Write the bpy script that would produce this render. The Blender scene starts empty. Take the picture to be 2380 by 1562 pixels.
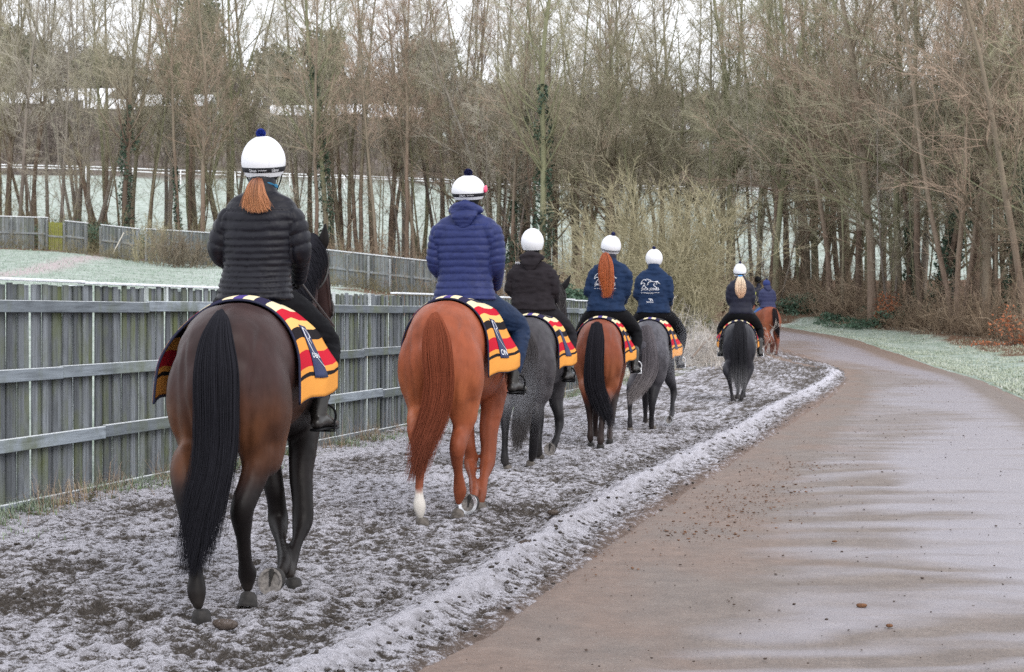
import bpy, math, random
import numpy as np
from mathutils import Vector, Matrix
R = math.radians
rng = np.random.default_rng(7)
random.seed(7)
sc = bpy.context.scene
col = sc.collection

# ------------------------------------------------------------ camera
CAM_H = 1.6
cam_d = bpy.data.cameras.new('camera'); cam = bpy.data.objects.new('camera', cam_d); col.objects.link(cam)
cam.location = (0, 0, CAM_H); cam.rotation_euler = (R(90), 0, 0)
cam_d.lens = 57.6; cam_d.sensor_width = 36; cam_d.shift_y = -0.0222
cam_d.clip_start = 0.1; cam_d.clip_end = 3000
cam_d.dof.use_dof = True; cam_d.dof.focus_distance = 10.0; cam_d.dof.aperture_fstop = 9.0
sc.camera = cam
# ------------------------------------------------------------ world (overcast dawn)
SUN_EL, SUN_ROT = R(38), R(150)
w = bpy.data.worlds.new('World'); sc.world = w; w.use_nodes = True
nt = w.node_tree; nt.nodes.clear()
out = nt.nodes.new('ShaderNodeOutputWorld'); bg = nt.nodes.new('ShaderNodeBackground')
sky = nt.nodes.new('ShaderNodeTexSky'); sky.sky_type = 'NISHITA'; sky.sun_disc = False
sky.sun_elevation = SUN_EL; sky.sun_rotation = SUN_ROT; sky.dust_density = 3; sky.air_density = 1.2
mul = nt.nodes.new('ShaderNodeMix'); mul.data_type = 'RGBA'
mul.inputs[0].default_value = 0.82
# cloud layer: an even overcast, the same all round
cl = nt.nodes.new('ShaderNodeRGB'); cl.outputs[0].default_value = (10.7, 10.8, 11.3, 1)
nt.links.new(sky.outputs[0], mul.inputs[6]); nt.links.new(cl.outputs[0], mul.inputs[7])
nt.links.new(mul.outputs[2], bg.inputs[0]); bg.inputs[1].default_value = 0.12
nt.links.new(bg.outputs[0], out.inputs[0])
sun_d = bpy.data.lights.new('sun', 'SUN'); sun = bpy.data.objects.new('sun', sun_d); col.objects.link(sun)
sun_d.energy = 0.8; sun_d.angle = R(25); sun_d.color = (1.0, 0.97, 0.93)
sd = Vector((math.sin(SUN_ROT)*math.cos(SUN_EL), math.cos(SUN_ROT)*math.cos(SUN_EL), math.sin(SUN_EL)))
sun.rotation_euler = sd.to_track_quat('Z', 'Y').to_euler()
sc.view_settings.view_transform = 'Standard'; sc.view_settings.look = 'None'
sc.view_settings.gamma = 1; sc.view_settings.use_curve_mapping = False
sc.view_settings.exposure = 0.58
sc.render.engine = 'CYCLES'
sc.cycles.max_bounces = 5; sc.cycles.diffuse_bounces = 3; sc.cycles.transparent_max_bounces = 8
sc.cycles.volume_bounces = 0
sc.cycles.use_denoising = False
sc.cycles.sample_clamp_direct = 4; sc.cycles.sample_clamp_indirect = 2; sc.cycles.use_adaptive_sampling = False

# ------------------------------------------------------------ helpers
def P(u, v, Y):
    """point at depth Y seen at (u, v) of a 2380 px wide print"""
    return np.array([(u-1190)/3808*Y, Y, CAM_H-(v-728.3)/3808*Y])

def tag(o, label=None, cat=None, group=None, kind=None):
    if label: o['label'] = label
    if cat: o['category'] = cat
    if group: o['group'] = group
    if kind: o['kind'] = kind
    return o

def empty(name, loc, rz=0.0):
    o = bpy.data.objects.new(name, None); col.objects.link(o)
    o.location = loc; o.rotation_euler = (0, 0, rz); o.empty_display_size = .2
    return o

def mk_mesh(name, V, F, smooth=True):
    """V (n,3); F array (m,4)/(m,3) or list of such arrays"""
    me = bpy.data.meshes.new(name)
    V = np.asarray(V, dtype=np.float32)
    if not isinstance(F, list) or np.ndim(F[0]) < 2: F = [F]
    F = [np.asarray(f, dtype=np.int32) for f in F if len(f)]
    nl = sum(f.size for f in F); npoly = sum(len(f) for f in F)
    me.vertices.add(len(V)); me.vertices.foreach_set('co', V.ravel())
    me.loops.add(nl); me.loops.foreach_set('vertex_index', np.concatenate([f.ravel() for f in F]))
    me.polygons.add(npoly)
    tot = np.concatenate([np.full(len(f), f.shape[1], dtype=np.int32) for f in F])
    st = np.concatenate([[0], np.cumsum(tot)[:-1]]).astype(np.int32)
    me.polygons.foreach_set('loop_start', st); me.polygons.foreach_set('loop_total', tot)
    me.polygons.foreach_set('use_smooth', np.full(npoly, smooth))
    me.update(calc_edges=True); me.validate()
    return me

def obj(name, me, mat=None, parent=None, loc=None):
    o = bpy.data.objects.new(name, me); col.objects.link(o)
    if mat is not None:
        if isinstance(mat, (list, tuple)):
            me.materials.clear()
            for m in mat: me.materials.append(m)
        elif not me.materials: me.materials.append(mat)
    if parent is not None: o.parent = parent
    if loc is not None: o.location = loc
    return o

class MB:
    """collects arrays of quads / tris"""
    def __init__(s): s.V = []; s.Q = []; s.T = []; s.n = 0; s.A = []
    def add(s, V, Q=None, T=None, a=None):
        V = np.asarray(V, float).reshape(-1, 3)
        if Q is not None and len(Q): s.Q.append(np.asarray(Q)+s.n)
        if T is not None and len(T): s.T.append(np.asarray(T)+s.n)
        s.V.append(V); s.n += len(V)
        s.A.append(np.full(len(V), 0. if a is None else a) if np.isscalar(a) or a is None else np.asarray(a, float))
    def arrays(s):
        V = np.concatenate(s.V); F = []
        if s.Q: F.append(np.concatenate(s.Q))
        if s.T: F.append(np.concatenate(s.T))
        return V, F
    def mesh(s, name, smooth=True, attr=None):
        V, F = s.arrays(); me = mk_mesh(name, V, F, smooth)
        if attr: set_attr(me, attr, np.concatenate(s.A))
        return me
    def box(s, c, h, M=None, taper=1.0, a=None):
        c = np.asarray(c, float); h = np.asarray(h, float)
        q = np.array([[-1,-1,-1],[1,-1,-1],[1,1,-1],[-1,1,-1],[-1,-1,1],[1,-1,1],[1,1,1],[-1,1,1]], float)
        q[4:, :2] *= taper
        v = q*h
        if M is not None: v = v @ np.asarray(M).T
        s.add(v+c, Q=[[0,3,2,1],[4,5,6,7],[0,1,5,4],[1,2,6,5],[2,3,7,6],[3,0,4,7]], a=a)

def set_attr(me, name, a):
    at = me.attributes.new(name, 'FLOAT', 'POINT'); at.data.foreach_set('value', np.asarray(a, np.float32))
def set_col(me, name, c):
    c = np.asarray(c, np.float32)
    if c.shape[1] == 3: c = np.concatenate([c, np.ones((len(c), 1), np.float32)], 1)
    at = me.color_attributes.new(name, 'FLOAT_COLOR', 'POINT'); at.data.foreach_set('color', c.ravel())

def beveled_box(name, sx, sy, sz, b=.004):
    import bmesh
    bm = bmesh.new(); bmesh.ops.create_cube(bm, size=1)
    for v in bm.verts: v.co = Vector((v.co.x*sx, v.co.y*sy, v.co.z*sz))
    bmesh.ops.bevel(bm, geom=bm.edges[:], offset=b, segments=1, affect='EDGES')
    me = bpy.data.meshes.new(name); bm.to_mesh(me); bm.free()
    return me

def segs(P0, P1, r0, r1, n=3):
    """independent cones for arrays of segments"""
    P0 = np.asarray(P0, float); P1 = np.asarray(P1, float); N = len(P0)
    d = P1-P0; d /= np.linalg.norm(d, axis=1, keepdims=True)+1e-9
    ref = np.where(np.abs(d[:, 2:3]) > .9, np.array([[1., 0, 0]]), np.array([[0, 0, 1.]]))
    a = np.cross(d, ref); a /= np.linalg.norm(a, axis=1, keepdims=True)+1e-9
    b = np.cross(d, a)
    th = np.arange(n)*2*math.pi/n
    ring = np.cos(th)[None, :, None]*a[:, None]+np.sin(th)[None, :, None]*b[:, None]
    V = np.concatenate([P0[:, None]+ring*np.asarray(r0).reshape(-1, 1, 1), P1[:, None]+ring*np.asarray(r1).reshape(-1, 1, 1)], 1).reshape(-1, 3)
    base = (np.arange(N)*2*n)[:, None, None]
    i = np.arange(n); j = (i+1) % n
    q = np.stack([i, j, j+n, i+n], 1)[None]
    return V, (base+q).reshape(-1, 4)

def catmull(C, m):
    C = np.asarray(C, float); n = len(C)
    if m <= 1 or n < 3: return C
    Cp = np.vstack([2*C[0]-C[1], C, 2*C[-1]-C[-2]])
    out = []
    for i in range(n-1):
        p0, p1, p2, p3 = Cp[i], Cp[i+1], Cp[i+2], Cp[i+3]
        for k in range(m):
            t = k/m
            out.append(.5*((2*p1)+(-p0+p2)*t+(2*p0-5*p1+4*p2-p3)*t*t+(-p0+3*p1-3*p2+p3)*t**3))
    out.append(C[-1])
    return np.array(out)

def tube(mb, pts, rad, side=(1, 0, 0), n=20, sub=5, cap=True, power=1.0):
    """lofted limb. rad: list of r or (r_side, r_other)"""
    pts = np.asarray(pts, float)
    rad = np.array([(r, r) if np.isscalar(r) else r for r in rad], float)
    C = catmull(np.hstack([pts, rad]), sub)
    p = C[:, :3]; r = np.maximum(C[:, 3:5], 1e-4)
    t = np.gradient(p, axis=0); t /= np.linalg.norm(t, axis=1, keepdims=True)+1e-9
    s = np.tile(np.asarray(side, float), (len(p), 1)); s -= t*(s*t).sum(1, keepdims=True)
    s /= np.linalg.norm(s, axis=1, keepdims=True)+1e-9
    b = np.cross(t, s)
    if cap:   # rounded ends
        ks = [1-.35, 1-.8]; hs = [.75, .4]
        a0 = [(p[0]-t[0]*r[0].mean()*q1, r[0]*q2, s[0], b[0]) for q1, q2 in ((.85, .45), (.5, .82))]
        a1 = [(p[-1]+t[-1]*r[-1].mean()*q1, r[-1]*q2, s[-1], b[-1]) for q1, q2 in ((.5, .82), (.85, .45))]
        p = np.vstack([[x[0] for x in a0], p, [x[0] for x in a1]])
        r = np.vstack([[x[1] for x in a0], r, [x[1] for x in a1]])
        s = np.vstack([[x[2] for x in a0], s, [x[2] for x in a1]])
        b = np.vstack([[x[3] for x in a0], b, [x[3] for x in a1]])
    th = np.arange(n)*2*math.pi/n
    c, si = np.cos(th), np.sin(th)
    if power != 1.0:
        c = np.sign(c)*np.abs(c)**power; si = np.sign(si)*np.abs(si)**power
    V = p[:, None]+s[:, None]*(c[None]*r[:, :1])[..., None]+b[:, None]*(si[None]*r[:, 1:])[..., None]
    m = len(p); V = V.reshape(-1, 3)
    i = np.arange(m-1)[:, None]*n; j = np.arange(n)[None]; j2 = (j+1) % n
    Q = np.stack([i+j, i+j2, i+n+j2, i+n+j], -1).reshape(-1, 4)
    V = np.vstack([V, p[:1]-t[:1]*0 if not cap else (p[:1]), p[-1:]])
    k = len(V)
    T = [[(a+1) % n, a, k-2] for a in range(n)]+[[(m-1)*n+a, (m-1)*n+(a+1) % n, k-1] for a in range(n)]
    mb.add(V, Q=Q, T=T)

def remesh(mb, name, voxel, smooth=4, factor=.5):
    V, F = mb.arrays(); me = mk_mesh('tmp', V, F)
    o = bpy.data.objects.new('tmp', me); col.objects.link(o)
    m = o.modifiers.new('r', 'REMESH'); m.mode = 'VOXEL'; m.voxel_size = voxel; m.use_smooth_shade = True
    if smooth:
        m2 = o.modifiers.new('s', 'SMOOTH'); m2.factor = factor; m2.iterations = smooth
    dg = bpy.context.evaluated_depsgraph_get(); dg.update()
    out = bpy.data.meshes.new_from_object(o.evaluated_get(dg)); out.name = name
    bpy.data.objects.remove(o); bpy.data.meshes.remove(me)
    out.polygons.foreach_set('use_smooth', np.full(len(out.polygons), True))
    return out

def lap(me, V, w, it):
    e = np.empty(len(me.edges)*2, np.int32); me.edges.foreach_get('vertices', e); e = e.reshape(-1, 2); n = len(V)
    deg = np.bincount(e.ravel(), minlength=n).astype(float)[:, None]
    for _ in range(it):
        S = np.stack([np.bincount(e[:, 0], V[e[:, 1], k], n)+np.bincount(e[:, 1], V[e[:, 0], k], n) for k in range(3)], 1)
        V = V+(S/np.maximum(deg, 1)-V)*w[:, None]
    return V
def coords(me):
    a = np.empty(len(me.vertices)*3, np.float32); me.vertices.foreach_get('co', a); return a.reshape(-1, 3).astype(float)
def normals(me):
    a = np.empty(len(me.vertices)*3, np.float32); me.vertices.foreach_get('normal', a); return a.reshape(-1, 3).astype(float)
def set_coords(me, V):
    me.vertices.foreach_set('co', np.asarray(V, np.float32).ravel()); me.update()

# numpy gradient noise
_perm = np.random.default_rng(3).permutation(4096)
_grad = np.random.default_rng(4).normal(size=(4096, 3)); _grad /= np.linalg.norm(_grad, axis=1, keepdims=True)
def noise3(x, y, z=0.0):
    x = np.asarray(x, float); y = np.asarray(y, float)+0*x; z = np.asarray(z, float)+0*x
    xi, yi, zi = np.floor(x).astype(int), np.floor(y).astype(int), np.floor(z).astype(int)
    xf, yf, zf = x-xi, y-yi, z-zi
    fu = lambda t: t*t*t*(t*(t*6-15)+10)
    u, v, w_ = fu(xf), fu(yf), fu(zf)
    def g(a, b, c):
        h = _perm[(_perm[(_perm[(xi+a) & 4095]+yi+b) & 4095]+zi+c) & 4095]
        G = _grad[h]
        return G[..., 0]*(xf-a)+G[..., 1]*(yf-b)+G[..., 2]*(zf-c)
    L = lambda a, b, t: a+(b-a)*t
    return L(L(L(g(0,0,0), g(1,0,0), u), L(g(0,1,0), g(1,1,0), u), v), L(L(g(0,0,1), g(1,0,1), u), L(g(0,1,1), g(1,1,1), u), v), w_)
def fbm(x, y, z=0.0, o=4, lac=2.1, gain=.5):
    s = 0; a = 1
    for k in range(o):
        s = s+a*noise3(np.asarray(x)*lac**k+17*k, np.asarray(y)*lac**k+5*k, np.asarray(z)*lac**k); a *= gain
    return s
def sstep(a, b, x):
    t = np.clip((np.asarray(x, float)-a)/(b-a), 0, 1); return t*t*(3-2*t)

# ------------------------------------------------------------ materials
class M:
    """tiny node helper"""
    def __init__(s, name, rough=.8, spec=.3, **kw):
        s.m = bpy.data.materials.new(name); s.m.use_nodes = True; s.t = s.m.node_tree
        s.b = s.t.nodes['Principled BSDF']
        s.b.inputs['Roughness'].default_value = rough
        s.b.inputs['Specular IOR Level'].default_value = spec
        for k, v in kw.items(): s.b.inputs[k.replace('_', ' ')].default_value = v
    def n(s, typ, **kw):
        x = s.t.nodes.new(typ)
        for k, v in kw.items(): setattr(x, k, v)
        return x
    def l(s, a, b): s.t.links.new(a, b)
    def coord(s, kind='Object'):
        return s.n('ShaderNodeTexCoord').outputs[kind]
    def mapping(s, co, scale=(1, 1, 1), rot=(0, 0, 0)):
        m = s.n('ShaderNodeMapping'); m.inputs['Scale'].default_value = scale; m.inputs['Rotation'].default_value = rot; s.l(co, m.inputs[0]); return m.outputs[0]
    def noise(s, co, scale, detail=4, rough=.6, dist=0):
        x = s.n('ShaderNodeTexNoise'); x.inputs['Scale'].default_value = scale; x.inputs['Detail'].default_value = detail
        x.inputs['Roughness'].default_value = rough; x.inputs['Distortion'].default_value = dist
        if co is not None: s.l(co, x.inputs['Vector'])
        return x.outputs['Fac']
    def ramp(s, f, stops, interp='LINEAR'):
        x = s.n('ShaderNodeValToRGB'); cr = x.color_ramp; cr.interpolation = interp
        while len(cr.elements) < len(stops): cr.elements.new(1)
        for e, (p, c) in zip(cr.elements, stops):
            e.position = p; e.color = (c[0], c[1], c[2], 1) if not np.isscalar(c) else (c, c, c, 1)
        s.l(f, x.inputs[0]); return x.outputs[0]
    def mix(s, f, a, b, mode='MIX'):
        x = s.n('ShaderNodeMix', data_type='RGBA', blend_type=mode)
        for i, q in ((0, f), (6, a), (7, b)):
            if hasattr(q, 'node'): s.l(q, x.inputs[i])
            elif i == 0: x.inputs[0].default_value = q
            else: x.inputs[i].default_value = (*q[:3], 1)
        return x.outputs[2]
    def math(s, op, a, b=0.5, clamp=False):
        x = s.n('ShaderNodeMath', operation=op); x.use_clamp = clamp
        for i, q in ((0, a), (1, b)):
            if hasattr(q, 'node'): s.l(q, x.inputs[i])
            else: x.inputs[i].default_value = q
        return x.outputs[0]
    def attr(s, name, out='Fac'):
        return s.n('ShaderNodeAttribute', attribute_name=name).outputs[out]
    def bump(s, h, strength=.5, dist=.01):
        x = s.n('ShaderNodeBump'); x.inputs['Strength'].default_value = strength; x.inputs['Distance'].default_value = dist
        s.l(h, x.inputs['Height']); s.l(x.outputs[0], s.b.inputs['Normal'])
    def col(s, c):
        if hasattr(c, 'node'): s.l(c, s.b.inputs['Base Color'])
        else: s.b.inputs['Base Color'].default_value = (*c[:3], 1)
        return s
    def up(s):
        """how much the surface faces the sky (for settled frost)"""
        g = s.n('ShaderNodeNewGeometry'); sx = s.n('ShaderNodeSeparateXYZ'); s.l(g.outputs['Normal'], sx.inputs[0]); return sx.outputs[2]

def plain(name, c, rough=.7, spec=.3, noise=0.0, nscale=40, bump=0, **kw):
    m = M(name, rough, spec, **kw)
    if noise:
        co = m.coord(); f = m.noise(co, nscale)
        c1 = tuple(x*(1-noise) for x in c); c2 = tuple(min(1, x*(1+noise)) for x in c)
        m.col(m.ramp(f, [(.3, c1), (.7, c2)]))
        if bump: m.bump(f, bump, .004)
    else: m.col(c)
    return m.m
# ------------------------------------------------------------ terrain
TU = np.array([-3000, -400, 0, 500, 800, 1000, 1300, 1650, 1900, 2150, 2400, 2900, 5500], float)
TY = np.array([-40, 12, 20, 30, 38, 50, 62, 75, 86, 95, 110, 140, 210, 330, 420, 520, 900], float)
TZ = np.array([
 [0, 0, .5, 1.0, 1.5, 2.4, 3.3, 4.3, 5.1, 5.7, 7.1, 10, 19, 38, 55, 76, 80],
 [0, 0, .35, .9, 1.4, 2.3, 3.2, 4.2, 5.0, 5.6, 7.0, 9.8, 19, 38, 55, 76, 80],
 [0, 0, .25, .8, 1.3, 2.2, 3.0, 4.0, 4.8, 5.4, 6.9, 9.5, 18.5, 38, 55, 74, 78],
 [0, 0, .05, .5, 1.0, 1.7, 2.5, 3.3, 3.95, 4.5, 6.0, 9.0, 18, 37, 52, 68, 70],
 [0, 0, 0, .3, .6, 1.2, 1.8, 2.5, 3.0, 3.6, 5, 8.5, 17.5, 36, 50, 64, 66],
 [0, 0, 0, .1, .35, .8, 1.3, 1.9, 2.5, 3.1, 4.6, 8.0, 17, 35, 49, 62, 64],
 [0, 0, 0, 0, .1, .45, .9, 1.4, 1.9, 2.5, 4.0, 7.5, 16.7, 34, 48, 60, 62],
 [0, 0, 0, 0, 0, .12, .42, .9, 1.4, 2.0, 3.6, 7.2, 16.4, 34, 48, 60, 62],
 [0, 0, 0, 0, 0, .12, .4, .8, 1.45, 2.0, 3.6, 7.2, 16.2, 34, 48, 60, 62],
 [0, 0, 0, 0, 0, 0, .15, .65, 1.3, 2.0, 3.6, 7.2, 16.2, 34, 48, 60, 62],
 [0, 0, 0, 0, 0, 0, .1, .5, 1.3, 2.2, 3.8, 7.2, 16.2, 34, 48, 60, 62],
 [0, 0, 0, 0, 0, 0, .1, .5, 1.3, 2.2, 3.8, 7.2, 16.2, 34, 48, 60, 62],
 [0, 0, 0, 0, 0, 0, .1, .5, 1.3, 2.2, 3.8, 7.2, 16.2, 34, 48, 60, 62]], float)
def ground_z(x, y):
    x = np.asarray(x, float); y = np.asarray(y, float)
    u = 1190+3808*x/np.maximum(y, 6.0)
    u = np.clip(u, TU[0]+1, TU[-1]-1); yy = np.clip(y, TY[0]+.1, TY[-1]-.1)
    iu = np.clip(np.searchsorted(TU, u)-1, 0, len(TU)-2); iy = np.clip(np.searchsorted(TY, yy)-1, 0, len(TY)-2)
    fu = (u-TU[iu])/(TU[iu+1]-TU[iu]); fy = (yy-TY[iy])/(TY[iy+1]-TY[iy])
    fu = fu*fu*(3-2*fu)
    z = (TZ[iu, iy]*(1-fu)+TZ[iu+1, iy]*fu)*(1-fy)+(TZ[iu, iy+1]*(1-fu)+TZ[iu+1, iy+1]*fu)*fy
    return z*sstep(8, 14, y)
def gz(x, y): return float(ground_z(np.array([x]), np.array([y]))[0])

# plan lines (x as a function of depth y, beyond the bend as polylines)
FENCE_A = np.array([-4.29, 11.5]); FENCE_B = np.array([2.55, 37.2])
def fence_x(y): return FENCE_A[0]+(np.asarray(y)-FENCE_A[1])*(FENCE_B[0]-FENCE_A[0])/(FENCE_B[1]-FENCE_A[1])
RL = np.array([(-3.2, -6), (-1.9, 2), (-.82, 6), (.0, 8.2), (.99, 12.1), (3.0, 19.5), (5.9, 30), (7.9, 38), (9.0, 44), (9.6, 52), (9.9, 60), (9.9, 70), (9.0, 77), (6.5, 83), (0, 89), (-30, 96)])   # road, left edge
RR = np.array([(4.2, -6), (4.9, 2), (5.6, 8), (6.3, 14), (7.6, 22), (9.15, 29.5), (11.2, 40), (12.9, 52), (13.9, 60), (14.1, 68), (13.2, 76), (11.1, 83), (7, 90), (0, 96), (-30, 103)])           # road, right edge
RIDGE = np.array([(-3.6, -6), (-2.3, 2), (-1.1, 6), (-.79, 7.3), (-.22, 9.28), (.745, 13.5), (2.8, 20.9), (4.6, 28), (6.4, 34.4), (8.2, 41.5), (8.9, 46)])
def lx(line, y): return np.interp(y, line[:, 1], line[:, 0])

# --- ground sheet
def polar_grid(u0, u1, nu, ys):
    us = np.linspace(u0, u1, nu); Y = np.asarray(ys)
    U, YY = np.meshgrid(us, Y); X = (U-1190)/3808*np.maximum(YY, 6)
    i = np.arange(len(Y)-1)[:, None]*nu; j = np.arange(nu-1)[None]
    Q = np.stack([i+j, i+j+1, i+nu+j+1, i+nu+j], -1).reshape(-1, 4)
    return X.ravel(), YY.ravel(), Q
ys = np.concatenate([np.linspace(-30, 5, 8), np.geomspace(6, 900, 250)])
gx, gy, gq = polar_grid(-1900, 4400, 200, ys)
gzv = ground_z(gx, gy)
gzv += fbm(gx*.35, gy*.35, 0, 3)*.10*sstep(40, 70, gy)+fbm(gx*.05, gy*.05, 3, 2)*1.2*sstep(100, 200, gy)
fx_ = fence_x(gy)
inroad = (gx > np.where(gy < 38, fx_-.1, lx(RL, gy)-3.5)) & (gx < lx(RR, gy)+.3)
gzv = np.where(inroad, gzv-.09, gzv)
# bank up into the wood on the right
bank = sstep(1.5, 5, gx-lx(RR, gy))*(gy < 95)
gzv += bank*.25+fbm(gx*.8, gy*.8, 9, 3)*.12*bank
gme = mk_mesh('ground', np.stack([gx, gy, gzv], 1), gq)
# zone masks: worn, leaf litter, frost amount
wood = sstep(2.0, 4.8, gx-lx(RR, gy)+fbm(gx*.3, gy*.3, 5, 3)*2.2)*(gy < 112)
wood = np.maximum(wood, ((gy > 84) & (gy < 112)).astype(float)*sstep(0, 1, (gy-85)/5))
wood = np.maximum(wood, sstep(0, 3, gx+1190*0-(np.where(gy > 37, lx(RL, np.minimum(gy, 76))-14, 999)))*(gx < lx(RL, gy)-1.5)*(gy < 84)*.6)
u_ = 1190+3808*gx/np.maximum(gy, 6)
leftfield = (gx < fence_x(gy)-.3) & (gy < 92)
wood = np.where(leftfield, sstep(700, 900, u_+fbm(gx*.2, gy*.2)*200)*.7*sstep(50, 70, gy), wood)
pathd = np.abs(gx-np.interp(gy, [40, 60, 70, 80, 92], [-21, -19.5, -19.8, -21.6, -23]))
path = (1-sstep(.3, 1.0, pathd))*leftfield
woodfar = sstep(215, 232, gy)*(1-sstep(338, 345, gy)*(1-sstep(392, 400, gy)))
set_attr(gme, 'wood', wood); set_attr(gme, 'far', woodfar); set_attr(gme, 'path', path)
set_attr(gme, 'frost', np.where(gy > 330, 1.0, np.where(gy > 112, .66, np.where(leftfield, .62+.3*sstep(350, 760, u_), .56))))
m = M('grass_ground', .95, .1)
co = m.coord()
n1 = m.noise(m.mapping(co, (1, .6, 1)), 1.6, 6, .65); n2 = m.noise(co, 9, 5, .7); n3 = m.noise(co, .25, 3)
grass = m.ramp(n2, [(.3, (.035, .075, .03)), (.55, (.075, .14, .06)), (.75, (.13, .17, .09))])
frostc = m.ramp(n2, [(.3, (.335, .385, .35)), (.7, (.59, .63, .61))])
ff = m.math('MULTIPLY', m.attr('frost'), m.math('ADD', m.math('MULTIPLY', n1, 1.3), .25), True)
c = m.mix(m.ramp(ff, [(.2, 0), (.75, 1)]), grass, frostc)
leaf = m.ramp(n2, [(.3, (.05, .03, .022)), (.5, (.14, .085, .055)), (.75, (.26, .18, .13))])
c = m.mix(m.ramp(m.math('ADD', m.attr('wood'), m.math('MULTIPLY', m.math('SUBTRACT', n1, .5), .5)), [(.4, 0), (.62, 1)]), c, leaf)
c = m.mix(m.attr('path'), c, m.ramp(n2, [(.3, (.30, .24, .22)), (.7, (.55, .50, .52))]))
c = m.mix(m.attr('far'), c, m.ramp(m.noise(co, .12, 6), [(.35, (.10, .085, .07)), (.65, (.20, .17, .15))]))
m.col(c); m.bump(m.noise(co, 14, 5, .8), .6, .08)
g = obj('ground', gme, m.m); tag(g, kind='structure')

# --- road
def strip(L, Rr, ys, nu, zoff):
    a = lx(L, ys); b = lx(Rr, ys); t = np.linspace(0, 1, nu)
    X = a[:, None]*(1-t)+b[:, None]*t; Y = np.repeat(ys[:, None], nu, 1)
    i = np.arange(len(ys)-1)[:, None]*nu; j = np.arange(nu-1)[None]
    Q = np.stack([i+j, i+j+1, i+nu+j+1, i+nu+j], -1).reshape(-1, 4)
    return X, Y, np.repeat(t[None], len(ys), 0), Q
ys = np.concatenate([np.linspace(-6, 4.8, 20), np.geomspace(5, 95, 430)])
RLx = RL.copy(); RLx[:, 0] -= .35
far_ = RLx[:, 1] > 45; RLx[far_, 0] -= 2.2*sstep(45, 56, RLx[far_, 1])
RRx = RR.copy(); RRx[:, 0] += .25
X, Y, T, Q = strip(RLx, RRx, ys, 130, 0)
edge = np.minimum(T, 1-T)
Z = ground_z(X, Y)+.012-sstep(.06, 0, edge)*.05
Z += fbm(X*.7, Y*.7, 2, 3)*.012+fbm(X*8, Y*8, 1, 3)*.0025+fbm(X*22, Y*22, 1, 2)*.0015
# worn ripples across the road, left by traffic
rip = np.sin((Y*.98-X*.16)*2*math.pi/.82+fbm(X*.35, Y*.5, 7, 4)*8)*np.clip(.65+fbm(X*.6, Y*.9, 19, 2)*1.5, 0, 1)*(1-.75*sstep(13, 24, Y))
ripm = sstep(.12, .3, T)*(1-sstep(.62, .8, T))
Z += rip*.006*ripm
rme = mk_mesh('road', np.stack([X, Y, Z], -1).reshape(-1, 3), Q)
set_attr(rme, 'ice', ((.5+.5*rip)*ripm*.9+sstep(.4, .62, T+fbm(X*.35, Y*.12, 3, 3)*.35)*(1-sstep(.72, .9, T))*.85).ravel())
set_attr(rme, 'mud', (sstep(.32, .0, T+fbm(X*1.4, Y*.8, 8, 4)*.38)*1.1+sstep(38, 52, Y)*.9+sstep(.9, 1.0, T)).ravel())
m = M('wet_road', .55, .5)
co = m.coord()
n1 = m.noise(m.mapping(co, (.5, 1.6, 1)), 1.1, 5, .6, .6); n2 = m.noise(co, 75, 5, .85); n3 = m.noise(co, 3.2, 8, .8)
base = m.ramp(n3, [(.25, (.098, .076, .064)), (.5, (.158, .125, .106)), (.75, (.235, .192, .165))])
base = m.mix(m.ramp(n2, [(.38, 0.8), (.52, 0)]), base, (.055, .044, .040))
mud = m.ramp(m.noise(co, 6, 8, .8), [(.3, (.095, .062, .046)), (.7, (.22, .15, .115))])
c = m.mix(m.math('MULTIPLY', m.attr('mud'), .75, True), base, mud)
ice = m.math('MULTIPLY', m.attr('ice'), m.math('ADD', m.math('MULTIPLY', n1, 1.8), -.25), True)
icer = m.ramp(ice, [(.15, 0), (.7, 1)])
c = m.mix(m.math('MULTIPLY', icer, .55), c, m.ramp(n2, [(.3, (.27, .265, .31)), (.7, (.42, .41, .48))]))
grit = m.n('ShaderNodeTexVoronoi'); grit.inputs['Scale'].default_value = 55; m.l(co, grit.inputs['Vector'])
c = m.mix(m.math('MULTIPLY', m.ramp(grit.outputs['Distance'], [(.06, 1), (.12, 0)]), m.ramp(m.noise(co, 9, 2), [(.5, 0), (.56, 1)])), c, (.62, .58, .55))
m.col(c)
m.l(m.ramp(icer, [(0, .62), (1, .38)]), m.b.inputs['Roughness'])
m.bump(n2, .55, .012)
tag(obj('road', rme, m.m), kind='structure')

# --- the trodden, frosted horse walk between fence and road
TL = np.array([(float(fence_x(y))+.02, y) for y in (-6, 5, 20, 37)]+[(3.6, 40), (4.6, 44), (6.1, 50), (7.0, 56), (7.2, 61)])
TR = np.array([(float(lx(RL, y)), y) for y in (-6, 2, 6, 8.2, 12.1, 19.5, 30, 38, 44, 52, 61)])
ys = np.concatenate([np.linspace(-6, 5.8, 24), np.geomspace(5.9, 24, 860), np.geomspace(24.1, 61, 130)])
X, Y, T, Q = strip(TL, TR, ys, 310, 0)
rx = lx(RIDGE, Y); d = X-rx; df = X-np.interp(Y, TL[:, 1], TL[:, 0])
big = fbm(X*1.1, Y*1.1, 0, 3); clod = fbm(X*5, Y*5, 4, 3); fine = fbm(X*15, Y*15, 8, 3); lump = 1-2*np.abs(fbm(X*11, Y*11, 15, 2)); micro = fbm(X*34, Y*34, 3, 1)
hf = np.zeros_like(X); rh = np.random.default_rng(12)
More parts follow.
